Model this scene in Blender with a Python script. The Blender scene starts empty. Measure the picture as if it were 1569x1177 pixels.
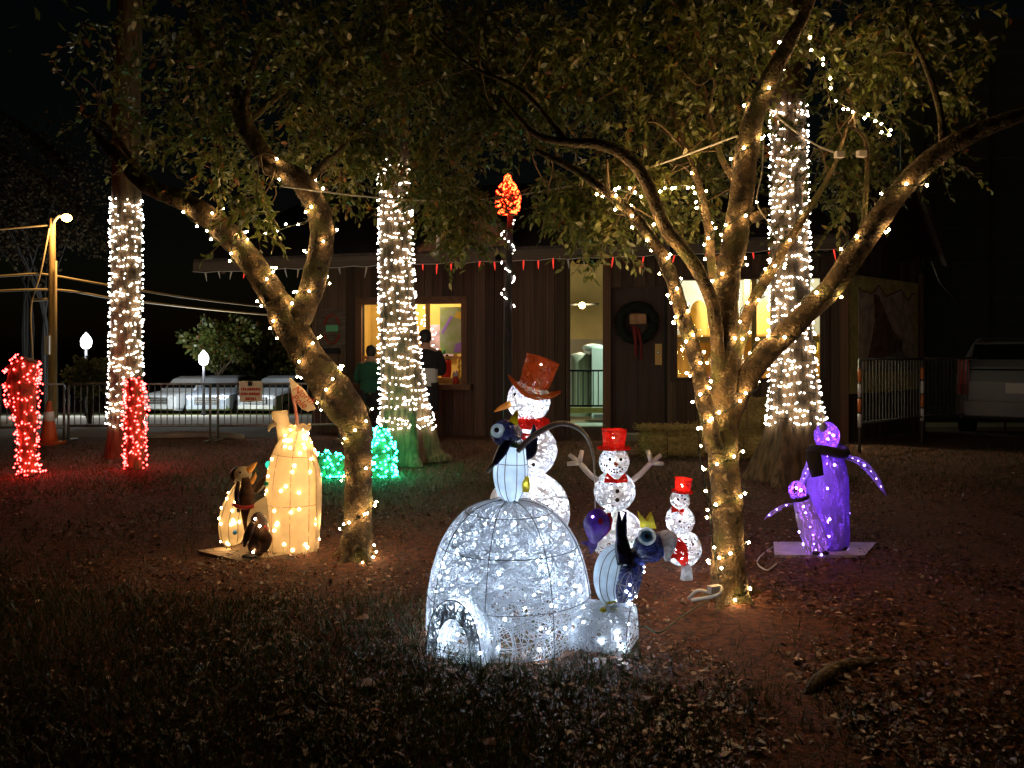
import bpy, math, random
import numpy as np
from mathutils import Vector, noise as mnoise
R = math.radians
random.seed(7); rng = np.random.default_rng(7)
scene = bpy.context.scene

# ------------------------------------------------------------------ camera, sky, moon, exposure
CAM_H, FPX, CX, HZ = 1.4, 1250.0, 784.5, 540.0
cam = bpy.data.cameras.new('camera'); cam_o = bpy.data.objects.new('camera', cam)
scene.collection.objects.link(cam_o); scene.camera = cam_o
cam.sensor_width = 36.0; cam.lens = FPX / 1569 * 36; cam.shift_y = -(588.5 - HZ) / 1569
cam.clip_start = 0.05; cam.clip_end = 2000
cam_o.location = (0, 0, CAM_H); cam_o.rotation_euler = (R(90), 0, 0)

world = bpy.data.worlds.new('World'); scene.world = world; world.use_nodes = True
wn = world.node_tree.nodes; wl = world.node_tree.links
sky = wn.new('ShaderNodeTexSky'); sky.sky_type = 'NISHITA'; sky.sun_disc = False
sky.sun_elevation = R(3); sky.sun_rotation = R(200)
wl.new(sky.outputs[0], wn['Background'].inputs[0]); wn['Background'].inputs[1].default_value = 0.0009
moon = bpy.data.lights.new('moon', 'SUN'); moon.energy = 0.0012; moon.angle = R(8); moon.color = (1, .86, .62)
mo = bpy.data.objects.new('moon', moon); scene.collection.objects.link(mo); mo.rotation_euler = (R(50), R(8), R(20))
vs = scene.view_settings
vs.view_transform = 'Standard'; vs.look = 'None'; vs.exposure = 0.0; vs.gamma = 1.0; vs.use_curve_mapping = False
cy = scene.cycles
cy.use_denoising = True; cy.max_bounces = 3; cy.diffuse_bounces = 2; cy.glossy_bounces = 2; cy.transparent_max_bounces = 6
cy.use_adaptive_sampling = True; cy.adaptive_threshold = .03; cy.light_sampling_threshold = .03
cy.sample_clamp_indirect = 4.0; cy.use_light_tree = True; cy.caustics_reflective = False; cy.caustics_refractive = False

def P(px, py, Y):                     # picture position at depth Y -> world point
    return np.array([(px - CX) / FPX * Y, Y, CAM_H - (py - HZ) / FPX * Y])
def G(px, py):                        # picture position on the flat lawn -> world point
    return P(px, py, CAM_H * FPX / (py - HZ))
def gz(x, y):                         # height of the terrain: lawn, then a fall towards the road
    x = np.asarray(x, float); y = np.asarray(y, float)
    t = np.clip(y - 13.6, 0, None)
    z = -0.0625 * (np.sqrt(t * t + 1.0) - 1.0)
    z = np.maximum(z, -2.2)
    w = np.exp(-((y - 6) / 6) ** 2)
    return z + w * (0.012 * np.sin(x * 1.7 + y * .9) + 0.010 * np.sin(x * 3.1 - y * 2.3) + 0.006 * np.sin(x * 7 + y * 6))

# ------------------------------------------------------------------ materials
def new_mat(name):
    m = bpy.data.materials.new(name); m.use_nodes = True
    nt = m.node_tree
    return m, nt, nt.nodes['Principled BSDF'], nt.nodes['Material Output']
def mat(name, col, rough=.6, var=.0, scale=8., bump=0., bscale=40., metal=0., stretch=None, objrand=0., spec=.5, col2=None, detail=4):
    m, nt, b, o = new_mat(name); N, L = nt.nodes, nt.links
    b.inputs['Roughness'].default_value = rough; b.inputs['Metallic'].default_value = metal
    b.inputs['Specular IOR Level'].default_value = spec
    b.inputs['Base Color'].default_value = (*col, 1)
    tc = N.new('ShaderNodeTexCoord'); mp = N.new('ShaderNodeMapping'); L.new(tc.outputs['Object'], mp.inputs[0])
    if stretch: mp.inputs['Scale'].default_value = stretch
    if var or col2:
        nz = N.new('ShaderNodeTexNoise'); nz.inputs['Scale'].default_value = scale; nz.inputs['Detail'].default_value = detail
        L.new(mp.outputs[0], nz.inputs['Vector'])
        if objrand:
            oi = N.new('ShaderNodeObjectInfo'); ad = N.new('ShaderNodeVectorMath'); ad.operation = 'ADD'
            sc = N.new('ShaderNodeVectorMath'); sc.operation = 'SCALE'; sc.inputs[3].default_value = 37.
            L.new(oi.outputs['Random'], sc.inputs[0]); L.new(mp.outputs[0], ad.inputs[0]); L.new(sc.outputs[0], ad.inputs[1]); L.new(ad.outputs[0], nz.inputs['Vector'])
        cr = N.new('ShaderNodeValToRGB'); L.new(nz.outputs[0], cr.inputs[0])
        c2 = col2 or tuple(c * (1 - var) for c in col); c1 = col if col2 else tuple(min(1, c * (1 + var)) for c in col)
        cr.color_ramp.elements[0].position = .33; cr.color_ramp.elements[1].position = .67
        cr.color_ramp.elements[0].color = (*c2, 1); cr.color_ramp.elements[1].color = (*c1, 1)
        out = cr.outputs[0]
        if objrand:
            oi2 = N.new('ShaderNodeObjectInfo'); mr = N.new('ShaderNodeMapRange'); mr.inputs[3].default_value = 1 - objrand; mr.inputs[4].default_value = 1 + objrand
            L.new(oi2.outputs['Random'], mr.inputs[0])
            mx = N.new('ShaderNodeMix'); mx.data_type = 'RGBA'; mx.blend_type = 'MULTIPLY'; mx.inputs[0].default_value = 1
            L.new(out, mx.inputs[6]); L.new(mr.outputs[0], mx.inputs[7]); out = mx.outputs[2]
        L.new(out, b.inputs['Base Color'])
    if bump:
        nb = N.new('ShaderNodeTexNoise'); nb.inputs['Scale'].default_value = bscale; nb.inputs['Detail'].default_value = 5
        L.new(mp.outputs[0], nb.inputs['Vector'])
        bp = N.new('ShaderNodeBump'); bp.inputs['Strength'].default_value = bump; bp.inputs['Distance'].default_value = .02
        L.new(nb.outputs[0], bp.inputs['Height']); L.new(bp.outputs[0], b.inputs['Normal'])
    return m
def emis(name, col, s):
    m, nt, b, o = new_mat(name); nt.nodes.remove(b)
    e = nt.nodes.new('ShaderNodeEmission'); e.inputs[0].default_value = (*col, 1); e.inputs[1].default_value = s
    nt.links.new(e.outputs[0], o.inputs[0]); m.cycles.emission_sampling = 'FRONT'; return m
def translucent(name, col, tfac=.5, hole=0., hscale=60., var=0., gloss=.0, vscale=20.):
    m, nt, b, o = new_mat(name); N, L = nt.nodes, nt.links; N.remove(b)
    d = N.new('ShaderNodeBsdfDiffuse'); t = N.new('ShaderNodeBsdfTranslucent'); mx = N.new('ShaderNodeMixShader'); mx.inputs[0].default_value = tfac
    d.inputs[0].default_value = (*col, 1); t.inputs[0].default_value = (*col, 1)
    tc = N.new('ShaderNodeTexCoord')
    if var:
        nz = N.new('ShaderNodeTexNoise'); nz.inputs['Scale'].default_value = vscale; L.new(tc.outputs['Object'], nz.inputs['Vector'])
        cr = N.new('ShaderNodeValToRGB'); L.new(nz.outputs[0], cr.inputs[0])
        cr.color_ramp.elements[0].position = .3; cr.color_ramp.elements[1].position = .7
        cr.color_ramp.elements[0].color = (*[c * (1 - var) for c in col], 1); cr.color_ramp.elements[1].color = (*[min(1, c * (1 + var * .3)) for c in col], 1)
        L.new(cr.outputs[0], d.inputs[0]); L.new(cr.outputs[0], t.inputs[0])
    L.new(d.outputs[0], mx.inputs[1]); L.new(t.outputs[0], mx.inputs[2]); out = mx.outputs[0]
    if gloss:
        g = N.new('ShaderNodeBsdfGlossy'); g.inputs['Roughness'].default_value = .25; m2 = N.new('ShaderNodeMixShader'); m2.inputs[0].default_value = gloss
        L.new(out, m2.inputs[1]); L.new(g.outputs[0], m2.inputs[2]); out = m2.outputs[0]
    if hole:
        vz = N.new('ShaderNodeTexNoise'); vz.inputs['Scale'].default_value = hscale; vz.inputs['Detail'].default_value = 1; L.new(tc.outputs['Object'], vz.inputs['Vector'])
        th = N.new('ShaderNodeMath'); th.operation = 'LESS_THAN'; th.inputs[1].default_value = hole; L.new(vz.outputs[0], th.inputs[0])
        tr = N.new('ShaderNodeBsdfTransparent'); m3 = N.new('ShaderNodeMixShader'); L.new(th.outputs[0], m3.inputs[0]); L.new(out, m3.inputs[1]); L.new(tr.outputs[0], m3.inputs[2]); out = m3.outputs[0]
    L.new(out, o.inputs[0]); return m
def leaf_mat(name, ramp, trans=.35, gloss=.06):
    m, nt, b, o = new_mat(name); N, L = nt.nodes, nt.links; N.remove(b)
    at = N.new('ShaderNodeAttribute'); at.attribute_name = 'rnd'
    cr = N.new('ShaderNodeValToRGB'); L.new(at.outputs['Fac'], cr.inputs[0])
    while len(cr.color_ramp.elements) < len(ramp): cr.color_ramp.elements.new(.5)
    for e, (p, c) in zip(cr.color_ramp.elements, ramp): e.position = p; e.color = (*c, 1)
    d = N.new('ShaderNodeBsdfDiffuse'); t = N.new('ShaderNodeBsdfTranslucent'); g = N.new('ShaderNodeBsdfGlossy'); g.inputs['Roughness'].default_value = .38
    L.new(cr.outputs[0], d.inputs[0]); L.new(cr.outputs[0], t.inputs[0])
    m1 = N.new('ShaderNodeMixShader'); m1.inputs[0].default_value = trans; m2 = N.new('ShaderNodeMixShader'); m2.inputs[0].default_value = gloss
    L.new(d.outputs[0], m1.inputs[1]); L.new(t.outputs[0], m1.inputs[2]); L.new(m1.outputs[0], m2.inputs[1]); L.new(g.outputs[0], m2.inputs[2]); L.new(m2.outputs[0], o.inputs[0])
    return m
def glass_mat(name, tint=(.9, .95, .95), refl=.08):
    m, nt, b, o = new_mat(name); N, L = nt.nodes, nt.links; N.remove(b)
    t = N.new('ShaderNodeBsdfTransparent'); t.inputs[0].default_value = (*tint, 1); g = N.new('ShaderNodeBsdfGlossy'); g.inputs['Roughness'].default_value = .03
    mx = N.new('ShaderNodeMixShader'); mx.inputs[0].default_value = refl; L.new(t.outputs[0], mx.inputs[1]); L.new(g.outputs[0], mx.inputs[2]); L.new(mx.outputs[0], o.inputs[0]); return m

M = {}
WARM = (1, .585, .25)
M['bulb_warm'] = emis('bulb_warm', WARM, 230)
M['bulb_white'] = emis('bulb_white', (1, .87, .74), 34)
M['bulb_cool'] = emis('bulb_cool', (.72, .84, 1), 150)
M['bulb_snow'] = emis('bulb_snow', (.8, .86, 1), 440)
M['bulb_red'] = emis('bulb_red', (1, .03, .026), 34)
M['bulb_green'] = emis('bulb_green', (.015, 1, .42), 70)
M['bulb_purple'] = emis('bulb_purple', (.34, .08, 1), 420)
M['bulb_purple_hot'] = emis('bulb_purple_hot', (.45, .25, 1), 55)
M['bulb_orange'] = emis('bulb_orange', (1, .022, .0045), 46)
M['bulb_pepper'] = emis('bulb_pepper', (1, .05, .03), 1.3)
M['bulb_fig_warm'] = emis('bulb_fig_warm', (1, .62, .27), 70)
M['sodium'] = emis('sodium', (1, .52, .12), 60)
M['acorn'] = emis('acorn', (.85, .95, 1), 16)
M['bark'] = mat('bark', (.17, .115, .05), .9, col2=(.04, .032, .015), scale=17, bump=1., bscale=70, detail=9)
def bark_patches(m):                    # moss and pale lichen blotches
    nt = m.node_tree; N, L = nt.nodes, nt.links; b = N['Principled BSDF']; src = b.inputs['Base Color'].links[0].from_socket
    tc = N.new('ShaderNodeTexCoord'); prev = src
    for sc, lo, hi, col in ((6., .52, .62, (.085, .085, .022)), (30., .60, .68, (.30, .24, .13)), (11., .60, .66, (.03, .022, .012))):
        nz = N.new('ShaderNodeTexNoise'); nz.inputs['Scale'].default_value = sc; nz.inputs['Detail'].default_value = 6; L.new(tc.outputs['Object'], nz.inputs['Vector'])
        mr = N.new('ShaderNodeMapRange'); mr.inputs[1].default_value = lo; mr.inputs[2].default_value = hi; L.new(nz.outputs[0], mr.inputs[0])
        mx = N.new('ShaderNodeMix'); mx.data_type = 'RGBA'; L.new(mr.outputs[0], mx.inputs[0]); L.new(prev, mx.inputs[6]); mx.inputs[7].default_value = (*col, 1); prev = mx.outputs[2]
    L.new(prev, b.inputs['Base Color'])
bark_patches(M['bark'])
M['bark_dark'] = mat('bark_dark', (.16, .115, .065), .9, col2=(.07, .05, .03), scale=6, bump=.9, bscale=14, stretch=(2.2, 2.2, .35))
M['palmbark'] = mat('palmbark', (.26, .165, .08), .9, col2=(.07, .05, .025), scale=9, bump=1., bscale=22, stretch=(2.5, 2.5, .3), detail=7)
M['twig'] = mat('twig', (.12, .085, .045), .9)
M['leaf'] = leaf_mat('leaf', [(0, (.08, .115, .022)), (.35, (.15, .20, .04)), (.75, (.26, .29, .065)), (.93, (.38, .30, .07)), (1, (.32, .12, .03))], .42, .10)
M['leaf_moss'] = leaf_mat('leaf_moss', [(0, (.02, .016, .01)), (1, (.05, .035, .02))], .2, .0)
M['leaf_bush'] = leaf_mat('leaf_bush', [(0, (.10, .10, .03)), (1, (.22, .19, .06))])
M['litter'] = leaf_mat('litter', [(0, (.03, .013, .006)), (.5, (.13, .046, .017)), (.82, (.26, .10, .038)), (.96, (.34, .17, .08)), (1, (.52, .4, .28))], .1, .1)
M['grass'] = leaf_mat('grass', [(0, (.018, .034, .007)), (.6, (.036, .056, .011)), (1, (.075, .07, .02))], .3, .05)
M['ground'] = mat('ground', (.16, .05, .017), .95, col2=(.035, .016, .008), scale=22, bump=1., bscale=60, detail=8)
M['asphalt'] = mat('asphalt', (.11, .09, .06), .9, var=.25, scale=3, bump=.3, bscale=120)
M['concrete'] = mat('concrete', (.24, .22, .17), .9, var=.2, scale=4, bump=.2, bscale=60)
M['verge'] = mat('verge', (.14, .15, .03), .95, var=.4, scale=9, bump=.8, bscale=50)
M['board'] = mat('board', (.15, .095, .062), .85, col2=(.055, .034, .022), scale=3.5, bump=.5, bscale=9, stretch=(6, 6, .5), objrand=.4)
M['trim'] = mat('trim', (.22, .11, .05), .7, col2=(.12, .055, .025), scale=3, stretch=(6, 6, .6), bump=.3, bscale=10, objrand=.2)
M['fascia'] = mat('fascia', (.15, .115, .085), .85, col2=(.07, .05, .035), scale=4, stretch=(.4, 6, 6), bump=.4, bscale=12)
M['roof'] = mat('roof', (.06, .045, .04), .9, var=.4, scale=9)
M['dark'] = mat('dark', (.012, .011, .01), .8)
M['doorwood'] = mat('doorwood', (.05, .022, .014), .6, var=.4, scale=3, stretch=(8, 8, .5), bump=.3, bscale=10)
M['white_thread'] = translucent('white_thread', (.86, .9, .95), .42, gloss=.06)
M['igloo_thread'] = translucent('igloo_thread', (.62, .68, .76), .38, gloss=.05)
M['igloo_liner'] = translucent('igloo_liner', (.75, .8, .86), .5, hole=.5, hscale=70, var=.3)
M['snow_liner'] = translucent('snow_liner', (.85, .88, .95), .5, hole=.485, hscale=38, var=.2)
M['wire'] = mat('wire', (.10, .11, .11), .6)
M['wire_white'] = mat('wire_white', (.6, .58, .5), .6)
M['wire_green'] = mat('wire_green', (.02, .04, .02), .6)
M['wire_red'] = mat('wire_red', (.2, .02, .02), .6)
M['cream'] = translucent('cream', (.85, .72, .50), .5, var=.14, vscale=14)
M['pale_fabric'] = translucent('pale_fabric', (.62, .74, .84), .5, var=.2, vscale=16)
M['navy'] = mat('navy', (.03, .045, .17), .32, var=.5, scale=14, bump=.35, bscale=45)
M['navy_shell'] = translucent('navy_shell', (.026, .038, .15), .5, var=.8, vscale=34, gloss=.10)
M['navy_thread'] = translucent('navy_thread', (.08, .10, .27), .5, hole=.42, hscale=110, var=.3, gloss=.12)
M['black_fabric'] = mat('black_fabric', (.012, .010, .012), .9)
M['brown_fabric'] = translucent('brown_fabric', (.17, .10, .065), .5, var=.5, vscale=30)
M['dark_brown'] = mat('dark_brown', (.035, .018, .012), .28, var=.5, scale=12, bump=.3, bscale=30)
M['yellow'] = mat('yellow', (.62, .52, .05), .7, var=.2, scale=12)
M['orange'] = mat('orange', (.8, .36, .07), .7)
M['red_thread'] = translucent('red_thread', (.85, .05, .03), .5, gloss=.10)
M['red_liner'] = translucent('red_liner', (.7, .03, .02), .55, hole=.4, hscale=55, var=.3)
M['rust_thread'] = translucent('rust_thread', (.55, .15, .03), .45, gloss=.12)
M['rust_liner'] = translucent('rust_liner', (.42, .10, .025), .5, hole=.40, hscale=50, var=.4)
M['purple_thread'] = translucent('purple_thread', (.5, .36, .85), .45, gloss=.06)
M['purple_liner'] = translucent('purple_liner', (.38, .28, .7), .5, hole=.5, hscale=70, var=.3)
M['fish'] = translucent('fish', (.17, .08, .42), .45, var=.5, vscale=26, gloss=.10)
M['fish_red'] = translucent('fish_red', (.5, .03, .04), .45)
M['green_fabric'] = mat('green_fabric', (.03, .14, .06), .8, var=.5, scale=90)
M['silver_thread'] = translucent('silver_thread', (.6, .57, .55), .4, gloss=.25)
M['plywood'] = mat('plywood', (.36, .26, .16), .8, var=.25, scale=5, stretch=(1, 5, 1), bump=.15, bscale=30)
M['plywood2'] = mat('plywood2', (.45, .40, .46), .7, var=.25, scale=7, bump=.15, bscale=30)
M['galv'] = mat('galv', (.24, .24, .23), .45, metal=.6, var=.2, scale=12)
M['darkmetal'] = mat('darkmetal', (.16, .16, .15), .5, metal=.5)
M['orange_refl'] = mat('orange_refl', (.75, .22, .06), .5)
M['white_refl'] = mat('white_refl', (.75, .75, .72), .5)
M['red_refl'] = mat('red_refl', (.6, .04, .05), .5)
M['polewood'] = mat('polewood', (.34, .22, .09), .9, var=.3, scale=4, stretch=(4, 4, .4), bump=.4, bscale=20)
M['cable'] = mat('cable', (.45, .33, .18), .7)
M['hay'] = mat('hay', (.5, .37, .12), .95, col2=(.26, .17, .05), scale=25, bump=1, bscale=50)
M['skin'] = mat('skin', (.42, .24, .16), .6)
M['hair'] = mat('hair', (.015, .011, .009), .6)
M['carwhite'] = mat('carwhite', (.72, .74, .76), .25)
M['carsilver'] = mat('carsilver', (.45, .50, .58), .3, metal=.3)
M['cargrey'] = mat('cargrey', (.34, .36, .38), .3, metal=.2)
M['carglass'] = mat('carglass', (.01, .012, .014), .08)
M['tyre'] = mat('tyre', (.02, .02, .02), .9)
M['chrome'] = mat('chrome', (.85, .86, .88), .25, metal=.7)
M['headlight'] = mat('headlight', (.8, .82, .85), .12, metal=.3)
M['tail'] = mat('tail', (.75, .02, .02), .18)
M['amber'] = emis('amber', (1, .45, .1), 1.6)
M['glass'] = glass_mat('glass')
M['board_print'] = mat('board_print', (.55, .47, .33), .8, var=.1, scale=6)
M['red_print'] = mat('red_print', (.42, .035, .02), .8)
M['green_print'] = mat('green_print', (.12, .45, .22), .8)
M['metalwall'] = mat('metalwall', (.16, .19, .12), .7, var=.15, scale=2)  # pale metal; the dim greenish light on it is put into the colour
M['canvas_yellow'] = mat('canvas_yellow', (.7, .6, .2), .85, var=.2, scale=6)
M['canvas_tan'] = mat('canvas_tan', (.66, .54, .4), .85, var=.3, scale=7)
M['canvas_brown'] = mat('canvas_brown', (.24, .14, .075), .85, var=.5, scale=8)
M['canvas_grey'] = mat('canvas_grey', (.34, .31, .26), .85, var=.3, scale=8)
M['room_blue'] = mat('room_blue', (.42, .48, .55), .85, var=.12, scale=3)
M['room_yellow'] = mat('room_yellow', (.62, .44, .13), .8, var=.12, scale=3)
M['honey'] = mat('honey', (.66, .38, .09), .5, var=.2, scale=4, stretch=(5, 5, .6))
M['trailer'] = mat('trailer', (.66, .76, .70), .4, var=.06, scale=2)
M['pavement'] = mat('pavement', (.40, .46, .36), .9, var=.12, scale=2)
M['paint_green'] = mat('paint_green', (.40, .46, .36), .9, col2=(.25, .36, .12), scale=5)
M['paint_purple'] = mat('paint_purple', (.35, .2, .75), .8)
M['paint_yellow'] = mat('paint_yellow', (.7, .52, .08), .8)
M['wreath'] = mat('wreath', (.006, .010, .005), .95)
M['cloth_white'] = mat('cloth_white', (.55, .53, .48), .9)
M['cloth_green'] = mat('cloth_green', (.012, .08, .04), .9)
M['eye_ring'] = translucent('eye_ring', (.5, .55, .55), .5)
M['eye_blue'] = translucent('eye_blue', (.14, .38, .6), .5)
M['blue_button'] = mat('blue_button', (.04, .28, .8), .5)
M['grey_fluff'] = translucent('grey_fluff', (.6, .57, .54), .5, var=.35, vscale=60)
M['yellow_fabric'] = translucent('yellow_fabric', (.62, .52, .06), .5, var=.25, vscale=30)
M['navy_tinsel'] = translucent('navy_tinsel', (.12, .16, .5), .4, gloss=.3)
M['cone'] = mat('cone', (.6, .10, .02), .6)
M['frost'] = mat('frost', (.7, .68, .62), .4)

# ------------------------------------------------------------------ geometry helpers (all in world coordinates)
def join(*gs):
    V, F, o = [], [], 0
    for v, f in gs:
        v = np.asarray(v, float).reshape(-1, 3); V.append(v)
        F += [tuple(int(i) + o for i in q) for q in f]; o += len(v)
    return np.concatenate(V), F
def catmull(pts, n):
    p = np.asarray(pts, float)
    if p.ndim == 1: p = p[:, None]
    k = len(p)
    q = np.concatenate([[2 * p[0] - p[1]], p, [2 * p[-1] - p[-2]]])
    t = np.linspace(0, k - 1 - 1e-9, n); i = t.astype(int); f = (t - i)[:, None]
    a, b, c, d = q[i], q[i + 1], q[i + 2], q[i + 3]
    return .5 * (2 * b + (c - a) * f + (2 * a - 5 * b + 4 * c - d) * f ** 2 + (3 * b - a - 3 * c + d) * f ** 3)
def frames(p, up=None):
    t = np.gradient(p, axis=0); t /= np.linalg.norm(t, axis=1)[:, None] + 1e-12
    u0 = np.array(up if up is not None else ((1, 0, 0) if abs(t[0][0]) < .8 else (0, 1, 0)), float)
    U, W = [], []
    for ti in t:
        u = u0 - ti * (u0 @ ti); u /= np.linalg.norm(u) + 1e-12
        U.append(u); W.append(np.cross(ti, u)); u0 = u
    return t, np.array(U), np.array(W)
def tube(pts, rad, seg=10, n=None, flat=1., up=None, rough=0., rscale=6.):
    p = np.asarray(pts, float); r = np.asarray(rad if np.ndim(rad) else [rad] * len(p), float)
    if n: r = np.maximum(catmull(r, n)[:, 0], .0004); p = catmull(p, n)
    t, U, W = frames(p, up); a = np.linspace(0, 2 * math.pi, seg, endpoint=False)
    V = p[:, None, :] + r[:, None, None] * (np.cos(a)[None, :, None] * U[:, None, :] + flat * np.sin(a)[None, :, None] * W[:, None, :])
    if rough:
        for i in range(len(p)):
            for j in range(seg):
                k = mnoise.noise(Vector(V[i, j] * rscale)) + .5 * mnoise.noise(Vector(V[i, j] * rscale * 2.7))
                V[i, j] += (V[i, j] - p[i]) * rough * k
    V = V.reshape(-1, 3); m = len(p)
    F = [(i * seg + j, i * seg + (j + 1) % seg, (i + 1) * seg + (j + 1) % seg, (i + 1) * seg + j) for i in range(m - 1) for j in range(seg)]
    F += [tuple(range(seg))[::-1], tuple((m - 1) * seg + j for j in range(seg))]
    return V, F
def box(c, s, rz=0., bev=0.):
    x, y, z = [v / 2 for v in s]
    V = np.array([[a, b, d] for d in (-z, z) for a, b in ((-x, -y), (x, -y), (x, y), (-x, y))])
    F = [(3, 2, 1, 0), (4, 5, 6, 7), (0, 1, 5, 4), (1, 2, 6, 5), (2, 3, 7, 6), (3, 0, 4, 7)]
    c_, s_ = math.cos(rz), math.sin(rz)
    V = V @ np.array([[c_, s_, 0], [-s_, c_, 0], [0, 0, 1]]) + np.asarray(c, float)
    return V, F
def ball(c, r, seg=16, rings=10, squash=(1, 1, 1)):
    V, F = [], []
    for i in range(rings + 1):
        th = math.pi * (i + (.04 if i == 0 else -.04 if i == rings else 0)) / rings
        for j in range(seg):
            a = 2 * math.pi * j / seg
            V.append((c[0] + r * squash[0] * math.sin(th) * math.cos(a), c[1] + r * squash[1] * math.sin(th) * math.sin(a), c[2] + r * squash[2] * math.cos(th)))
    F = [(i * seg + j, (i + 1) * seg + j, (i + 1) * seg + (j + 1) % seg, i * seg + (j + 1) % seg) for i in range(rings) for j in range(seg)]
    F += [tuple(range(seg)), tuple(rings * seg + j for j in range(seg))[::-1]]
    return np.array(V), F
def prism(poly, depth_vec):            # polygon (world points) extruded along a vector
    p = np.asarray(poly, float); n = len(p); V = np.concatenate([p, p + np.asarray(depth_vec, float)])
    F = [tuple(range(n))[::-1], tuple(range(n, 2 * n))] + [(i, (i + 1) % n, n + (i + 1) % n, n + i) for i in range(n)]
    return V, F
def octs(pts, r):                      # many small octahedra
    d = np.array([[1, 0, 0], [-1, 0, 0], [0, 1, 0], [0, -1, 0], [0, 0, 1], [0, 0, -1]], float)
    f = np.array([[0, 2, 4], [2, 1, 4], [1, 3, 4], [3, 0, 4], [2, 0, 5], [1, 2, 5], [3, 1, 5], [0, 3, 5]])
    pts = np.asarray(pts); rr = (r * rng.uniform(.75, 1.2, len(pts)))[:, None, None]
    V = (pts[:, None, :] + d[None] * rr).reshape(-1, 3)
    F = (f[None] + 6 * np.arange(len(pts))[:, None, None]).reshape(-1, 3)
    return V, F
def multi_tube(paths, rad, seg=3):     # paths (N, M, 3) -> thin tubes
    p = np.asarray(paths, float); N, Mm, _ = p.shape
    t = np.gradient(p, axis=1); t /= np.linalg.norm(t, axis=2, keepdims=True) + 1e-12
    ref = rng.normal(size=(N, 1, 3)); u = np.cross(t, ref); u /= np.linalg.norm(u, axis=2, keepdims=True) + 1e-12; w = np.cross(t, u)
    a = np.arange(seg) * 2 * math.pi / seg
    rr = np.broadcast_to(np.asarray(rad, float).reshape(-1, 1, 1, 1), (N, 1, 1, 1)) if np.ndim(rad) else rad
    V = (p[:, :, None, :] + rr * (np.cos(a)[None, None, :, None] * u[:, :, None, :] + np.sin(a)[None, None, :, None] * w[:, :, None, :])).reshape(-1, 3)
    i = np.arange(N)[:, None, None] * Mm * seg; k = np.arange(Mm - 1)[None, :, None] * seg; j = np.arange(seg)[None, None, :]; j2 = (j + 1) % seg
    F = np.stack([i + k + j, i + k + j2, i + k + seg + j2, i + k + seg + j], -1).reshape(-1, 4)
    return V, F
def threads(surf, n, m, rad, span=(1.2, .35), vr=(0, 1)):
    u0 = rng.uniform(0, 2 * math.pi, n); v0 = rng.uniform(vr[0], vr[1], n); ph = rng.uniform(0, 2 * math.pi, n); cv = rng.normal(0, 1.6, n)
    s = np.linspace(-.5, .5, m)[None]; an = ph[:, None] + cv[:, None] * s
    ds = rng.uniform(.5, 1.2, n)[:, None]
    u = u0[:, None] + np.cumsum(np.cos(an), 1) / m * span[0] * ds; v = np.clip(v0[:, None] + np.cumsum(np.sin(an), 1) / m * span[1] * ds, vr[0], vr[1])
    pts = surf(u, v); e = .01                     # flat acrylic strands lying in the surface
    v2 = np.clip(v, vr[0] + e, vr[1] - e)
    nr = np.cross(surf(u + e, v2) - surf(u - e, v2), surf(u, v2 + e) - surf(u, v2 - e)); nr /= np.linalg.norm(nr, axis=2, keepdims=True) + 1e-12
    pts = pts + nr * rng.uniform(-1, 1, (n, 1, 1)) * rad
    t = np.gradient(pts, axis=1); t /= np.linalg.norm(t, axis=2, keepdims=True) + 1e-12
    w = np.cross(t, nr); w /= np.linalg.norm(w, axis=2, keepdims=True) + 1e-12
    w = w + nr * rng.normal(0, .35, (n, 1, 1)); rr = rad * rng.uniform(.7, 1.3, (n, 1, 1))
    V = np.stack([pts - w * rr, pts + w * rr], 2).reshape(-1, 3)
    i = np.arange(n)[:, None] * m * 2 + np.arange(m - 1)[None] * 2
    return V, np.stack([i, i + 1, i + 3, i + 2], -1).reshape(-1, 4)
def sphere_surf(c, r, sq=(1, 1, 1)):
    c = np.asarray(c, float)
    def f(u, v):
        z = np.clip(2 * v - 1, -.985, .985); q = np.sqrt(1 - z * z)
        return np.stack([c[0] + r * sq[0] * q * np.cos(u), c[1] + r * sq[1] * q * np.sin(u), c[2] + r * sq[2] * z], -1)
    return f
def path_surf(pts, rad, flat=1., n=40, up=None):      # surface of a bent tube: u angle, v along
    p = catmull(pts, n); r = np.maximum(catmull(np.asarray(rad, float), n)[:, 0], .001); t, U, W = frames(p, up)
    def f(u, v):
        x = np.clip(v, 0, 1) * (n - 1); i = np.minimum(x.astype(int), n - 2); g = (x - i)[..., None]
        L = lambda A: A[i] * (1 - g) + A[i + 1] * g
        rr = (r[i] * (1 - g[..., 0]) + r[i + 1] * g[..., 0])[..., None]
        return L(p) + rr * (np.cos(u)[..., None] * L(U) + flat * np.sin(u)[..., None] * L(W))
    return f

BASE = {}
def link(o): scene.collection.objects.link(o); return o
def mk_mesh(name, geo, m, smooth=False):
    V, F = geo; me = bpy.data.meshes.new(name)
    if isinstance(F, np.ndarray):
        n, k = F.shape; V = np.asarray(V, np.float32)
        me.vertices.add(len(V)); me.vertices.foreach_set('co', V.ravel())
        me.loops.add(n * k); me.loops.foreach_set('vertex_index', F.astype(np.int32).ravel())
        me.polygons.add(n); me.polygons.foreach_set('loop_start', np.arange(0, n * k, k, dtype=np.int32))
        me.update(calc_edges=True)
    else:
        me.from_pydata([tuple(v) for v in V], [], F); me.update()
    if smooth: me.polygons.foreach_set('use_smooth', np.ones(len(me.polygons), bool))
    if m is not None: me.materials.append(M[m] if isinstance(m, str) else m)
    return me
def thing(name, label, cat, loc, group=None):
    o = link(bpy.data.objects.new(name, None)); o.empty_display_size = .1
    o.location = loc; o['label'] = label; o['category'] = cat
    if group: o['group'] = group
    BASE[o.name] = np.asarray(loc, float); return o
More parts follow.
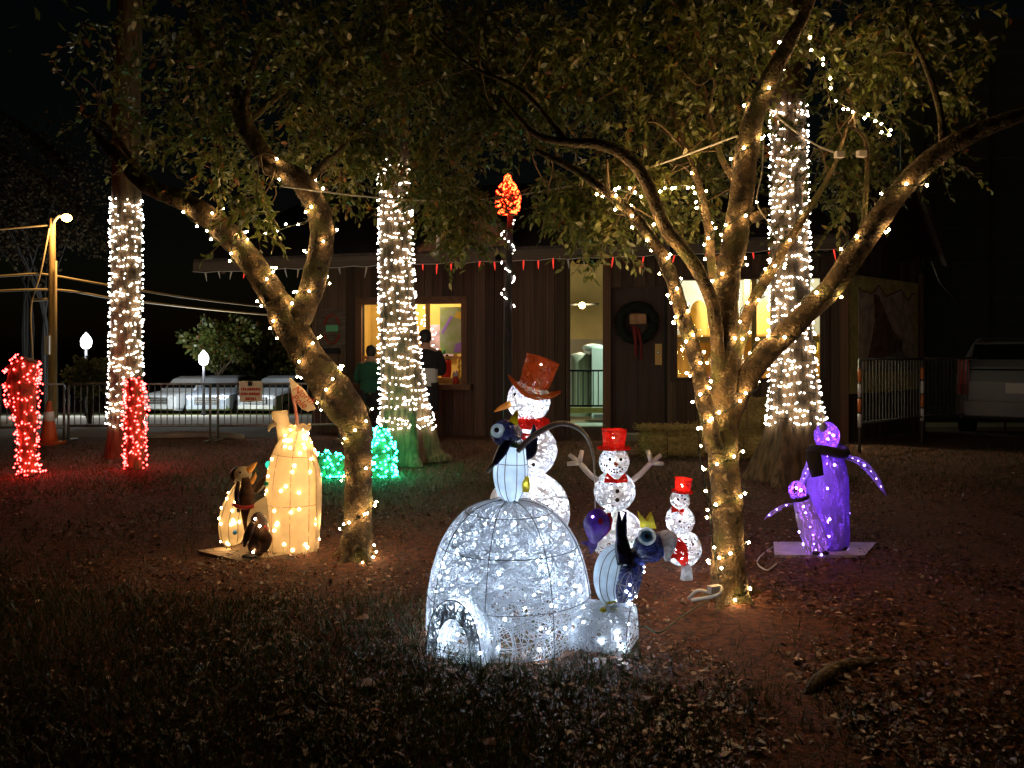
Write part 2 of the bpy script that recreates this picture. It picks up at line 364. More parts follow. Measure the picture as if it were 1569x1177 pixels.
def part(name, geo, m, parent, smooth=True, label=None, kind=None, rnd=None):
    b = BASE[parent.name]
    me = mk_mesh(name, (np.asarray(geo[0], float) - b, geo[1]), m, smooth)
    o = link(bpy.data.objects.new(name, me)); o.parent = parent; BASE[o.name] = b
    if label: o['label'] = label
    if kind: o['kind'] = kind
    if rnd is not None:
        at = me.attributes.new('rnd', 'FLOAT', 'FACE'); at.data.foreach_set('value', np.asarray(rnd, np.float32))
    return o
def piece(name, me, loc, parent, scale=(1, 1, 1), rz=0., rot=None):   # shared-mesh piece
    o = link(bpy.data.objects.new(name, me)); o.parent = parent
    o.location = np.asarray(loc, float) - BASE[parent.name]; o.scale = scale
    o.rotation_euler = rot if rot is not None else (0, 0, rz)
    BASE[o.name] = BASE[parent.name]; return o
def solo(name, geo, m, label, cat, base, group=None, smooth=True):
    me = mk_mesh(name, (np.asarray(geo[0], float) - np.asarray(base, float), geo[1]), m, smooth)
    o = link(bpy.data.objects.new(name, me)); o.location = base; o['label'] = label; o['category'] = cat
    if group: o['group'] = group
    BASE[o.name] = np.asarray(base, float); return o
def struct(name, geo, m, smooth=False, kind='structure', rnd=None, label=None):
    me = mk_mesh(name, geo, m, smooth); o = link(bpy.data.objects.new(name, me)); o['kind'] = kind
    BASE[o.name] = np.zeros(3)
    if label: o['label'] = label
    if rnd is not None:
        at = me.attributes.new('rnd', 'FLOAT', 'FACE'); at.data.foreach_set('value', np.asarray(rnd, np.float32))
    return o
def ico(r, sub=1, m=None, squash=1.):
    import bmesh
    bm = bmesh.new(); bmesh.ops.create_icosphere(bm, subdivisions=sub, radius=r)
    for v in bm.verts: v.co.z *= squash
    me = bpy.data.meshes.new('bulb'); bm.to_mesh(me); bm.free(); me.polygons.foreach_set('use_smooth', np.ones(len(me.polygons), bool)); me.materials.append(M[m]); return me
UNIT = {}
def unit(m):
    if m not in UNIT: UNIT[m] = mk_mesh('board', box((0, 0, 0), (1, 1, 1)), m)
    return UNIT[m]
def lamp(name, loc, power, col, parent, radius=.05):
    l = bpy.data.lights.new(name, 'POINT'); l.energy = power; l.color = col; l.shadow_soft_size = radius
    o = link(bpy.data.objects.new(name, l)); o.parent = parent; o.location = np.asarray(loc, float) - BASE[parent.name]; return o
def leaves_geo(pos, dr, nrm, ln, wd):    # six-sided leaves
    t = dr / np.linalg.norm(dr, axis=1)[:, None]; s = np.cross(t, nrm); s /= np.linalg.norm(s, axis=1)[:, None] + 1e-9; n = np.cross(s, t)
    ln = ln[:, None]; wd = wd[:, None]
    V = np.stack([pos, pos + t * ln * .3 + s * wd * .5 + n * wd * .15, pos + t * ln * .68 + s * wd * .42 + n * wd * .12,
                  pos + t * ln - n * ln * .12, pos + t * ln * .68 - s * wd * .42 + n * wd * .12, pos + t * ln * .3 - s * wd * .5 + n * wd * .15], 1).reshape(-1, 3)
    F = np.arange(len(pos) * 6).reshape(-1, 6)
    return V, F

# ------------------------------------------------------------------ ground
def sp(a, b, n, k): 
    t = np.linspace(-1, 1, n); return np.sinh(t * k) / math.sinh(k) * (b - a) / 2 + (a + b) / 2
gx = np.concatenate([[-400, -200, -100, -60, -40, -30, -22, -16], np.arange(-12, 12.01, .12), [16, 22, 30, 40, 60, 100, 200, 400]])
gy = np.concatenate([[-60, -20, -6, -2, 0, 1], np.arange(1.6, 14.0, .12), np.arange(14, 30, 1.), [32, 36, 40, 46, 55, 70, 100, 200, 400]])
X, Yg = np.meshgrid(gx, gy); Zg = gz(X, Yg)
nx, ny = len(gx), len(gy); idx = np.arange(nx * ny).reshape(ny, nx)
F = np.stack([idx[:-1, :-1], idx[:-1, 1:], idx[1:, 1:], idx[1:, :-1]], -1).reshape(-1, 4)
struct('ground', (np.stack([X, Yg, Zg], -1).reshape(-1, 3), F), 'ground', True)
def strip(name, x0, x1, y0, y1, dz, m, nn=14):
    ys = np.linspace(y0, y1, nn); V, F = [], []
    for y in ys: V += [(x0, y, gz(0, y) + dz), (x1, y, gz(0, y) + dz)]
    F = [(2 * i, 2 * i + 1, 2 * i + 3, 2 * i + 2) for i in range(nn - 1)]
    return struct(name, (np.array(V), F), m)
strip('path', -60, -3.6, 13.4, 17.4, .004, 'asphalt')
strip('lawn', -60, -3.6, 17.4, 19.0, .012, 'verge', 6)
strip('road', -60, -3.6, 19.0, 33, .008, 'concrete')
strip('lawn', -60, -6, 33.0, 35.0, .03, 'verge', 4)
strip('road', -60, -6, 35.0, 60, .012, 'asphalt')
strip('pavement', -3.2, 14, 16.9, 26, .008, 'pavement')
strip('pavement', 5.8, 14, 13.4, 16.9, .012, 'asphalt')
kv = [G(180, 674), G(250, 671), G(320, 670), G(372, 673)]
solo('kerb', tube([k + np.array([0, 0, .03]) for k in kv], [.05, .07, .075, .05], 8, 14, rough=.15), 'concrete', 'pale rounded concrete kerb edging lawn behind cream penguin', 'kerb', kv[0])

# leaf litter, mulch and grass
def scatter(n, x0, x1, y0, y1):
    y = y0 * (y1 / y0) ** rng.uniform(0, 1, n); x = (rng.uniform(-1, 1, n)) * (y * .68 + .3)
    return x, y
n = 105000; x, y = scatter(n, 0, 0, 2.2, 12.5)
p = np.stack([x, y, gz(x, y) + .004 + rng.uniform(0, .012, n)], 1)
dr = rng.normal(size=(n, 3)); dr[:, 2] *= .18; nr = np.tile([0, 0, 1.], (n, 1)) + rng.normal(0, .35, (n, 3))
big = rng.uniform(0, 1, n) ** 5
drift = np.array([mnoise.noise(Vector((a * 1.4, b * 1.1, 5))) + .6 * mnoise.noise(Vector((a * 4, b * 3.5, 2))) for a, b in zip(x, y)])
kp = rng.uniform(-.55, .35, n) < drift; p, dr, nr, big, x, y = p[kp], dr[kp], nr[kp], big[kp], x[kp], y[kp]; n = len(x)
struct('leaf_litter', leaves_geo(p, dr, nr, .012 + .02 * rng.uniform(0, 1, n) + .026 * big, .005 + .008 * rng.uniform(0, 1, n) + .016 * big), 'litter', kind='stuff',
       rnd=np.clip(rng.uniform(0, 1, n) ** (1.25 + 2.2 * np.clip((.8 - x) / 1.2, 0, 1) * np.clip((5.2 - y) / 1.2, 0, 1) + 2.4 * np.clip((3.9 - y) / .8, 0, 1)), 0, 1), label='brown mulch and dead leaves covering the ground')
def grass(n, name, sel, h=(.03, .08), label=''):
    x, y = scatter(n * 3, 0, 0, 2.3, 13); k = np.array([sel(a, b) for a, b in zip(x, y)]) > rng.uniform(0, 1, n * 3)
    x, y = x[k][:n], y[k][:n]; c = len(x); hh = rng.uniform(*h, c)
    b = np.stack([x, y, gz(x, y)], 1); a = rng.uniform(0, 6.28, c); w = np.stack([np.cos(a), np.sin(a), 0 * a], 1) * .0028
    tip = b + np.stack([rng.normal(0, .5, c) * hh, rng.normal(0, .5, c) * hh, hh], 1)
    V = np.stack([b - w, b + w, tip], 1).reshape(-1, 3)
    struct(name, (V, np.arange(3 * c).reshape(-1, 3)), 'grass', kind='stuff', rnd=rng.uniform(0, 1, c), label=label)
def gsel(x, y):
    v = mnoise.noise(Vector((x * .9, y * .7, 3.3))) + .5 * mnoise.noise(Vector((x * 3, y * 3, 1)))
    d = .12 + .9 * max(0, v)
    if y < 4.8 and x < .9: d += .6 * max(0, min(1, (.9 - x)))
    if y > 8: d += .45
    if x > .6 and 3.4 < y < 7.5: d *= .15
    if -2.2 < x < .9 and 4.6 < y < 7: d *= .3
    return max(0, min(1, d))
grass(60000, 'grass', gsel, label='thin short grass among dead leaves on the lawn')

# ------------------------------------------------------------------ barn building
WA, WB = P(478, 540, 14.3)[:2], P(1292, 540, 12.7)[:2]
wdir = (WB - WA) / np.linalg.norm(WB - WA); wnor = np.array([wdir[1], -wdir[0]])     # normal to the lawn side
WLEN = np.linalg.norm(WB - WA); wrz = math.atan2(wdir[1], wdir[0])
def ws(px):                                # distance along the front wall seen at picture column px
    k = (px - CX) / FPX; # x = k*y ; WA + s*wdir
    s = (k * WA[1] - WA[0]) / (wdir[0] - k * wdir[1]); return s
def wpt(s, z, out=0.):
    q = WA + wdir * s + wnor * out; return np.array([q[0], q[1], z])
def wz(px, py):
    q = WA + wdir * ws(px); return CAM_H - (py - HZ) / FPX * q[1]
barn = thing('barn', 'dark weathered wooden barn with vertical plank walls behind the trees', 'building', (*wpt(WLEN / 2, 0)[:2], 0))
ZT = 2.95
opens = []
def opening(px0, px1, py0, py1):
    a = (ws(px0), ws(px1), wz((px0 + px1) / 2, py1), wz((px0 + px1) / 2, py0)); opens.append(a); return a
W1 = opening(556, 708, 466, 588); D1 = opening(872, 927, 392, 700); D2 = opening(938, 1018, 440, 700); W2 = opening(1033, 1262, 428, 579)
D1 = (D1[0], D1[1], -.3, D1[3]); D2 = (D2[0], D2[1], -.3, D2[3]); opens[1] = D1; opens[2] = D2
s = 0.
while s < WLEN:
    bw = random.uniform(.13, .21); e = min(s + bw, WLEN); m_ = (s + e) / 2
    spans = [(-.3, ZT)]
    for (a, b, c, d) in opens:
        if a - .01 < m_ < b + .01:
            spans = [q for (lo, hi) in spans for q in ((lo, max(lo, c)), (min(hi, d), hi)) if q[1] - q[0] > .03]
    for lo, hi in spans:
        piece('plank', unit('board'), wpt(m_, (lo + hi) / 2, random.uniform(0, .018)), barn, (e - s - .008, .028, hi - lo), wrz)
    s = e
# dark backing behind the planks, with the same openings
bk = [s_ for o_ in opens for s_ in (o_[0], o_[1])]; cuts = sorted(set([0, WLEN] + bk)); bg = []
for a, b in zip(cuts[:-1], cuts[1:]):
    sp_ = [(-.3, ZT - .02)]
    for (o0, o1, c, d) in opens:
        if o0 - 1e-6 <= a and b <= o1 + 1e-6: sp_ = [(-.3, c), (d, ZT - .02)]
    for lo, hi in sp_:
        if hi - lo > .02: bg.append(box(wpt((a + b) / 2, (lo + hi) / 2, -.06), (b - a, .05, hi - lo), wrz))
part('wall_backing', join(*bg), 'dark', barn, False)
def trimbar(parent, s0, s1, z0, z1, out=.045, th=.05, m='trim', name='trim_board'):
    return piece(name, unit(m), wpt((s0 + s1) / 2, (z0 + z1) / 2, out), parent, (s1 - s0, th, z1 - z0), wrz)
# side wall with the painted panel, running back from the corner
SC = WB; SD = P(1408, 540, 14.6)[:2]; sdir = (SD - SC) / np.linalg.norm(SD - SC); snor = np.array([sdir[1], -sdir[0]]); SL = np.linalg.norm(SD - SC); srz = math.atan2(sdir[1], sdir[0])
def spt(s, z, out=0.): q = SC + sdir * s + snor * out; return np.array([q[0], q[1], z])
s = 0.
while s < SL:
    e = min(s + random.uniform(.14, .2), SL)
    zt_ = 4.2 - (s / SL) * 1.1
    piece('plank', unit('board'), spt((s + e) / 2, (zt_ - .3) / 2, random.uniform(0, .015)), barn, (e - s - .008, .028, zt_ + .3), srz); s = e
part('wall_backing', box(spt(SL / 2, 1.3, -.06), (SL, .05, 3.2), srz), 'dark', barn, False)
piece('corner_post', unit('trim'), wpt(WLEN, 1.25, .03), barn, (.12, .12, 3.1), wrz)
piece('corner_post', unit('board'), spt(SL, 1.25, .03), barn, (.12, .12, 3.1), srz)
# gable roof over the side wing: rafters sloping down to the right
rp = [P(1408, 280, 13.2), P(1447, 402, 14.6), P(1447, 402, 19), P(1408, 280, 19)]
part('roof', prism(rp, (0, 0, .1)), 'roof', barn, False)
part('barge_board', tube([P(1404, 275, 13.0), P(1450, 405, 14.5)], [.06, .06], 4), 'fascia', barn, False)
gab = [P(1292, 420, 13.0), P(1292, 200, 13.0), P(1408, 280, 13.6), P(1440, 392, 14.6)]
part('gable', prism(gab, (0, .08, 0)), 'doorwood', barn, False)
# main roof and eave
EL, ER = P(297, 410, 13.4), P(1300, 372, 11.9)
ev = (ER - EL); 
part('roof', prism([EL + (0, 0, .05), ER + (0, 0, .05), ER + (.8, 6, 2.3), EL + (.6, 6, 2.3)], (0, 0, .08)), 'roof', barn, False)
for a, b in ((0, .33), (.335, .49), (.50, .75), (.755, 1)):
    q0, q1 = EL + ev * a, EL + ev * b; c = (q0 + q1) / 2; d = q1 - q0; L_ = np.linalg.norm(d)
    o = piece('fascia_board', unit('fascia'), c, barn, (L_, .045, .16)); o.rotation_euler = (0, -math.asin(d[2] / L_), math.atan2(d[1], d[0]))
for k in range(13):
    q = EL + ev * (k + .5) / 13; o = piece('rafter', unit('board'), q + (.1, .7, .2), barn, (.06, 1.5, .1)); o.rotation_euler = (R(21), 0, 0)
# small gable over the serving window
gp = [P(640, 384, 12.75), P(752, 322, 12.75), P(790, 384, 12.75)]
part('dormer', prism(gp, (0, .5, 0)), 'trim', barn, False)
for a, b in ((0, 1), (1, 2)):
    part('barge_board', tube([gp[a] - (0, .04, 0), gp[b] - (0, .04, 0)], [.05, .05], 4), 'trim', barn, False)

# left serving window
s0, s1, z0, z1 = W1
trimbar(barn, s0 - .10, s1 + .10, z1 + .001, z1 + .12); trimbar(barn, s0 - .10, s0, z0 + .002, z1); trimbar(barn, s1, s1 + .10, z0 + .002, z1)
trimbar(barn, s0 - .14, s1 + .2, z0 - .09, z0, .12, .24, name='serving_sill')
sm = ws(655); trimbar(barn, sm - .035, sm + .035, z0 + .4, z1, -.02, .05, 'honey', 'mullion')
trimbar(barn, s0, s1, z0 + .42, z0 + .47, -.02, .04, 'honey', 'mullion')
def room(parent, s0, s1, z0, z1, dep, mb, ms):
    part('room_back', box(wpt((s0 + s1) / 2, (z0 + z1) / 2, -dep), (s1 - s0 + .8, .04, z1 - z0 + .8), wrz), mb, parent, False)
    for s_, k in ((s0 - .35, 1), (s1 + .35, 1)):
        part('room_side', box(wpt(s_, (z0 + z1) / 2, -dep / 2 - .06), (.04, dep - .16, z1 - z0 + .76), wrz), ms, parent, False)
    part('room_ceiling', box(wpt((s0 + s1) / 2, z1 + .36, -dep / 2 - .06), (s1 - s0 + .76, dep - .16, .04), wrz), ms, parent, False)
    part('room_floor', box(wpt((s0 + s1) / 2, z0 - .36, -dep / 2 - .06), (s1 - s0 + .76, dep - .16, .04), wrz), 'honey', parent, False)
room(barn, s0, s1, z0, z1, 1.3, 'room_yellow', 'room_yellow')
lw = thing('ceiling_lamp', 'warm ceiling lamp inside the serving window', 'lamp', wpt((s0 + s1) / 2, z1 + .3, -.7))
part('lamp_shade', ball(wpt((s0 + s1) / 2, z1 + .28, -.7), .07, 12, 8, (1, 1, .5)), emis('lampglow', (1, .75, .42), 8), lw)
lamp('lamp_light', wpt((s0 + s1) / 2, z1 + .15, -.45), 62, (1, .74, .42), lw, .08)
# things shown in the serving window
a0, a1 = ws(662), ws(704)
pt = thing('painting', 'grey green painting with purple streak inside the serving window', 'painting', wpt((a0 + a1) / 2, z0 + .5, -.5))
part('canvas', box(wpt((a0 + a1) / 2, (z0 + .5 + z1 - .02) / 2, -.5), (a1 - a0, .02, z1 - z0 - .54), wrz), 'paint_green', pt, False)
zc = lambda f: z0 + .52 + f * (z1 - z0 - .56); sc_ = lambda f: a0 + f * (a1 - a0)
part('purple_streak', prism([wpt(sc_(.05), zc(.45), -.485), wpt(sc_(.12), zc(.42), -.485), wpt(sc_(.5), zc(.8), -.485), wpt(sc_(.4), zc(.82), -.485)], wpt(0, 0, .004) - wpt(0, 0, 0)), 'paint_purple', pt, False)
part('purple_patch', prism([wpt(sc_(.52), zc(.02), -.485), wpt(sc_(.97), zc(.04), -.485), wpt(sc_(.95), zc(.28), -.485), wpt(sc_(.6), zc(.2), -.485)], wpt(0, 0, .004) - wpt(0, 0, 0)), 'paint_purple', pt, False)
part('yellow_patch', prism([wpt(sc_(.55), zc(.78), -.485), wpt(sc_(.8), zc(.74), -.485), wpt(sc_(.85), zc(.9), -.485), wpt(sc_(.66), zc(.93), -.485)], wpt(0, 0, .004) - wpt(0, 0, 0)), 'paint_yellow', pt, False)
st = thing('christmas_stocking', 'red stocking with dark cuff on the serving counter', 'stocking', wpt(ws(680), z0 + .1, -.25))
part('foot', tube([wpt(ws(680), z0 + .40, -.25), wpt(ws(680.5), z0 + .2, -.25), wpt(ws(679), z0 + .12, -.25), wpt(ws(684), z0 + .1, -.25)], [.065, .06, .06, .03], 10, 14), mat('stocking_red', (.6, .03, .02), .8), st)
part('cuff', tube([wpt(ws(679.5), z0 + .38, -.25), wpt(ws(679), z0 + .5, -.25)], [.06, .02], 8, 5), 'black_fabric', st)
part_c = thing('counter', 'gold patterned counter box under the stocking in serving window', 'counter', wpt(ws(690), z0, -.2))
part('front', box(wpt(ws(690), z0 + .05, -.25), (.5, .3, .1), wrz), mat('goldfoil', (.45, .33, .08), .5, var=.6, scale=60), part_c, False)
fg = thing('figurine', 'tiny red and white figurine at the serving sill corner', 'figurine', wpt(ws(700), z0, .08))
part('body', tube([wpt(ws(700), z0, .08), wpt(ws(700), z0 + .09, .08), wpt(ws(700), z0 + .15, .08)], [.05, .045, .01], 8, 8), 'red_print', fg); part('head', ball(wpt(ws(700), z0 + .16, .08), .035, 8, 6), 'cloth_white', fg)
cdl = thing('candlestick', 'gold twisted ornament standing beside the red stocking', 'ornament', wpt(ws(698), z0 + .1, -.25))
part('stem', tube([wpt(ws(698), z0 + .1 + i * .05, -.25) for i in range(8)], [.03, .015, .03, .015, .03, .015, .025, .005], 8, 24), 'paint_yellow', cdl)

for k, (px_, zz_, m_) in enumerate(((664, .5, 'red_print'), (668, .5, 'paint_yellow'), (673, .5, 'green_print'), (689, .1, 'cloth_white'), (693, .1, 'paint_purple'), (671, .1, 'red_print'))):
    pp_ = wpt(ws(px_), z0 + zz_, -.3); solo('ornament', tube([pp_, pp_ + (0, 0, .05), pp_ + (0, 0, .09 + .01 * k)], [.022, .03, .006], 8, 10), m_, ('red ornament at the left of the serving window rail', 'yellow ornament beside the red one on the window rail', 'green ornament on the serving window rail', 'white ornament on the serving counter', 'purple ornament on the serving counter', 'red ornament left of the stocking on the counter')[k], 'ornament', pp_, 'serving window ornaments')
gl_ = thing('light_string', 'tiny white lights draped inside the serving window', 'light string', wpt(ws(655), z1, -.3))
gp_ = np.array([wpt(ws(640 + 18 * f + 6 * math.sin(f * 14)), z1 - .04 - .8 * f, -.3) for f in np.linspace(0, 1, 40)]); part('cord', tube(gp_, .004, 4), 'wire_white', gl_); part('bulbs', octs(gp_ + rng.normal(0, .025, gp_.shape), .009), 'bulb_white', gl_, False, kind='stuff')
pv = thing('painting', 'pale violet poster behind the person at the serving window', 'painting', wpt(ws(648), z0 + .6, -1.2)); part('canvas', box(wpt(ws(646), z0 + .75, -1.2), (.5, .03, .6), wrz), mat('violet', (.5, .4, .6), .8, var=.4, scale=5), pv, False)

# right shop window
s0, s1, z0, z1 = W2
trimbar(barn, s0 - .06, s1 + .06, z1 + .001, z1 + .07, .03, .04, 'doorwood'); trimbar(barn, s0 - .06, s0, z0 + .002, z1, .03, .04, 'doorwood'); trimbar(barn, s1, s1 + .06, z0 + .002, z1, .03, .04, 'doorwood'); trimbar(barn, s0 - .06, s1 + .06, z0 - .06, z0, .04, .06, 'doorwood', 'window_sill')
room(barn, s0, s1, z0, z1, 1.7, 'room_blue', 'room_yellow')
part('window_pane', box(wpt((s0 + s1) / 2, (z0 + z1) / 2, -.03), (s1 - s0, .006, z1 - z0), wrz), 'glass', barn, False)
for a_, b_ in ((1094, 1100), (1152, 1160)): trimbar(barn, ws(a_), ws(b_), z0 + .002, z1 - .002, -.08, .05, 'honey', 'mullion')
trimbar(barn, s0, s1, z0 + (z1 - z0) * .36, z0 + (z1 - z0) * .42, -.13, .04, 'honey', 'mullion')
lw2 = thing('ceiling_lamp', 'bright ceiling lamp inside the large shop window', 'lamp', wpt((s0 + s1) / 2, z1 + .3, -.8))
part('lamp_shade', ball(wpt((s0 + s1) / 2, z1 + .28, -.8), .08, 12, 8, (1, 1, .5)), 'bulb_white', lw2)
lamp('lamp_light', wpt((s0 + s1) / 2, z1 + .2, -.4), 330, (1, .8, .5), lw2, .1)
cab = thing('display_cabinet', 'honey coloured wooden cabinet with arched panels inside the large window', 'cabinet', wpt((s0 + s1) / 2, z0 - .3, -1.1))
zh = z0 + (z1 - z0) * .42
part('counter_front', box(wpt((s0 + s1) / 2, (z0 - .3 + zh) / 2, -.9), (s1 - s0 + .5, .3, zh - z0 + .3), wrz), 'honey', cab, False)
part('counter_top', box(wpt((s0 + s1) / 2, zh + .025, -.86), (s1 - s0 + .56, .42, .04), wrz), 'honey', cab, False)
for px in (1093, 1152):
    s_ = ws(px); part('post', box(wpt(s_, (zh + z1 + .3) / 2, -.8), (.09, .08, z1 - zh + .3), wrz), 'honey', cab, False)
for px, wv in ((1075, .3), (1180, .32)):
    s_ = ws(px); part('arched_panel', prism([wpt(s_ + wv * .5 * math.cos(a) * 1., zh + .05 + (.35 + .25 * math.sin(a) if 0 < a < math.pi else 0), -1.1) for a in np.linspace(0, math.pi, 12)], wpt(0, 0, .05) - wpt(0, 0, 0)), 'room_yellow', cab, False)
for px in (1128, 1250):
    s_ = ws(px); zc_ = zh + (.22 if px < 1200 else -.14); nm = 'white oval mirror frame leaning behind the big window' if px < 1200 else 'curved yellow chair back at the right end of large window'
    ch = thing('wall_mirror' if px < 1200 else 'chair', nm, 'mirror' if px < 1200 else 'chair', wpt(s_, zh, -.6))
    part('rim', tube([wpt(s_ + .14 * math.cos(a), zc_ + .24 * math.sin(a), -.55) for a in np.linspace(-.6, math.pi + .6, 24)], .022, 8), 'paint_yellow' if px > 1200 else 'frost', ch)
    part('panel', prism([wpt(s_ + .12 * math.cos(a), zc_ + .22 * math.sin(a), -.57) for a in np.linspace(-.6, math.pi + .6, 16)], wpt(0, 0, .01) - wpt(0, 0, 0)), 'canvas_grey', ch, False)
# closed door with wreath
s0, s1, z0, z1 = D2
door = part('door', box(wpt((s0 + s1) / 2, (z1 - .25) / 2, -.05), (s1 - s0, .05, z1 + .25), wrz), 'doorwood', barn, False)
for f in (.12, .34, .56, .78): piece('door_plank', unit('doorwood'), wpt(s0 + (s1 - s0) * (f + .05), z1 / 2, -.02), door, ((s1 - s0) * .2, .02, z1 - .05), wrz)
piece('lock_plate', unit('honey'), wpt(ws(1009), wz(1009, 543), .0), door, (.11, .012, .34), wrz)
part('door_handle', ball(wpt(ws(1009), wz(1009, 540), .03), .025, 10, 8), 'chrome', door)
wr = thing('wreath', 'dark evergreen wreath with red ribbon on the closed barn door', 'wreath', wpt(ws(976), wz(976, 495), .05))
wc = wpt(ws(976), wz(976, 495), .06); rngc = [wc + np.array([wdir[0], wdir[1], 0]) * .27 * math.cos(a) + np.array([0, 0, .27 * math.sin(a)]) for a in np.linspace(0, 2 * math.pi, 25)]
ring_s = lambda u, v: np.stack([wc[0] + wdir[0] * (.27 + .09 * np.cos(u)) * np.cos(v * 6.283), wc[1] + wdir[1] * (.27 + .09 * np.cos(u)) * np.cos(v * 6.283) + .08 * np.sin(u), wc[2] + (.27 + .09 * np.cos(u)) * np.sin(v * 6.283)], -1)
part('ring', tube(rngc, .075, 8, rough=.35, rscale=20), 'wreath', wr)
part('sprigs', threads(ring_s, 500, 3, .006, (1.5, .05)), 'wreath', wr, kind='stuff')
part('name_plate', box(wc + np.array([.0, -.11, .06]), (.26, .02, .16), wrz), mat('plate', (.38, .2, .09), .7, var=.3, scale=9), wr, False)
part('ribbon', join(tube([wc + (-.06, -.12, -.05), wc + (-.04, -.13, -.3), wc + (-.03, -.12, -.55)], [.05, .03, .025], 6, 8, flat=.3), tube([wc + (0, -.12, -.1), wc + (.05, -.13, -.35), wc + (.05, -.12, -.6)], [.03, .025, .02], 6, 8, flat=.3)), mat('dark_ribbon', (.16, .012, .01), .8), wr)
ds = wpt(ws(985), 0, .3); solo('doorstep', box((ds[0], ds[1], .05), (1.0, .35, .12), wrz), 'concrete', 'low pale step under the wreath door', 'step', (ds[0], ds[1], 0), smooth=False)
# open passage: trims, lintel
s0, s1, z0, z1 = D1
trimbar(barn, s0 - .05, s0 + .01, 0, z1, -.03, .12, 'board', 'jamb'); trimbar(barn, s1 - .03, s1 + .10, 0, z1 + .1, .0, .2, 'trim', 'jamb')
# barn rear wall beside the passage
def ws_at(px, out):
    k = (px - CX) / FPX; A = WA + wnor * out; return (k * A[1] - A[0]) / (wdir[0] - k * wdir[1])
for a, b in ((-.1, ws_at(862, -3.2)), (ws_at(938, -3.2), WLEN)):
    part('rear_wall', box(wpt((a + b) / 2, 1.3, -3.2), (b - a, .08, 3.2), wrz), 'doorwood', barn, False)
# oval sign on the left end
ov = thing('oval_sign', 'weathered panel with red oval ring and green band', 'sign', wpt(ws(512), wz(512, 505), .05))
zc_, sc0 = wz(511, 505), ws(511)
part('panel', box(wpt(sc0, zc_, .05), (.5, .02, .72), wrz), 'fascia', ov, False)
ra = lambda a0, a1: [wpt(sc0 + .145 * math.cos(a), zc_ + .25 * math.sin(a), .068) for a in np.linspace(a0, a1, 16)]
for a0, a1 in ((.35, 2.8), (3.45, 5.98)):
    part('ring_arc', tube(ra(a0, a1), .036, 6, flat=.3, up=(0, 1, 0)), 'red_print', ov)
part('band', box(wpt(sc0 + .0, zc_ + .02, .07), (.22, .012, .11), wrz), 'green_print', ov, False)
lb = wpt(ws(500), wz(505, 538), .06); solo('letter_box', box(lb, (.55, .08, .1), wrz), 'black_fabric', 'black shelf bar fixed below the oval sign', 'shelf', lb, smooth=False)
# painted panel on the side wall
pc0, pc1 = .12, SL - .18
mu = thing('mural_board', 'yellow bordered mural of a brown mountain on the barn side', 'mural', spt((pc0 + pc1) / 2, .9, .05))
mz0, mz1 = .75, 2.62
part('border', box(spt((pc0 + pc1) / 2, (mz0 + mz1) / 2, .045), (pc1 - pc0, .03, mz1 - mz0), srz), 'canvas_yellow', mu, False)
mf = lambda f, g, o: spt(pc0 + f * (pc1 - pc0), mz0 + g * (mz1 - mz0), o)
nv = snor; dv = np.array([nv[0], nv[1], 0]) * .005
top = [(f, .88 + .035 * math.sin(f * 21) + .02 * math.sin(f * 37)) for f in np.linspace(.94, .1, 16)]
part('painted_field', prism([mf(.1, .2, .062), mf(.94, .2, .062)] + [mf(f, g, .062) for f, g in top], dv), 'canvas_tan', mu, False)
part('painted_edge', tube([mf(f, g, .067) for f, g in top], .012, 5), 'canvas_brown', mu)
part('painted_mountain', prism([mf(f, g, .069) for f, g in ((.2, .22), (.74, .3), (.72, .46), (.58, .55), (.5, .66), (.38, .84), (.3, .86), (.32, .62), (.26, .4))], dv), 'canvas_brown', mu, False)
part('painted_ground', prism([mf(f, g, .075) for f, g in ((.1, .18), (.94, .18), (.94, .26), (.66, .36), (.36, .26))], dv), 'canvas_grey', mu, False)
# large metal hall beyond
hall = thing('metal_hall', 'big pale metal sided hall beyond the barn corner', 'building', (14, 21, 0))
for k in range(12):
    zz = -.8 + k * .9
    piece('wall_panel', unit('metalwall'), (17.0, 21 + random.uniform(0, .01), zz + .45), hall, (14, .06, .88))
for xx in (10.6, 12.3): piece('wall_seam', unit('darkmetal'), (xx, 20.95, 4), hall, (.08, .06, 10))
part('brace', tube([P(1428, 400, 20), P(1440, 432, 20), P(1474, 470, 20)], .03, 5), 'darkmetal', hall)
# behind the passage
back = thing('back_building', 'pale yellow lit wall seen through the barn passage', 'building', (2, 27, -.8))
xc = (900 - CX) / FPX * 24
part('wall', box((2.2, 25, 1.4), (7, .1, 5.4)), mat('yellowwall', (.55, .46, .22), .9, var=.08, scale=2), back, False)
part('lower_wall', box((2.2, 24.9, .35), (7, .1, 2.9)), mat('greywall', (.32, .31, .26), .9, var=.12, scale=1.5), back, False)
fl = thing('wall_lamp', 'orange wall lamp glowing above the white trailer in the passage', 'lamp', P(892, 468, 22.5))
part('bulb', ball(P(892, 468, 22.5), .09, 12, 8), emis('passage_lamp', (1, .55, .16), 40), fl); part('bracket', tube([P(872, 467, 22.6), P(918, 466, 22.6)], .03, 6), 'darkmetal', fl)
lamp('lamp_light', P(892, 468, 22.3), 150, (1, .75, .42), fl, .1)
fl2 = thing('flood_lamp', 'cool flood lamp on a pole behind the barn', 'lamp', (4.6, 19.2, 3.9))
part('head', box((4.6, 19.2, 3.95), (.3, .2, .15)), 'darkmetal', fl2, False); part('lens', box((4.6, 19.2, 3.86), (.26, .16, .02)), emis('floodlens', (.8, 1, .8), 20), fl2, False); part('pole', tube([(4.75, 19.3, -.4), (4.75, 19.3, 3.95)], .05, 8), 'darkmetal', fl2)
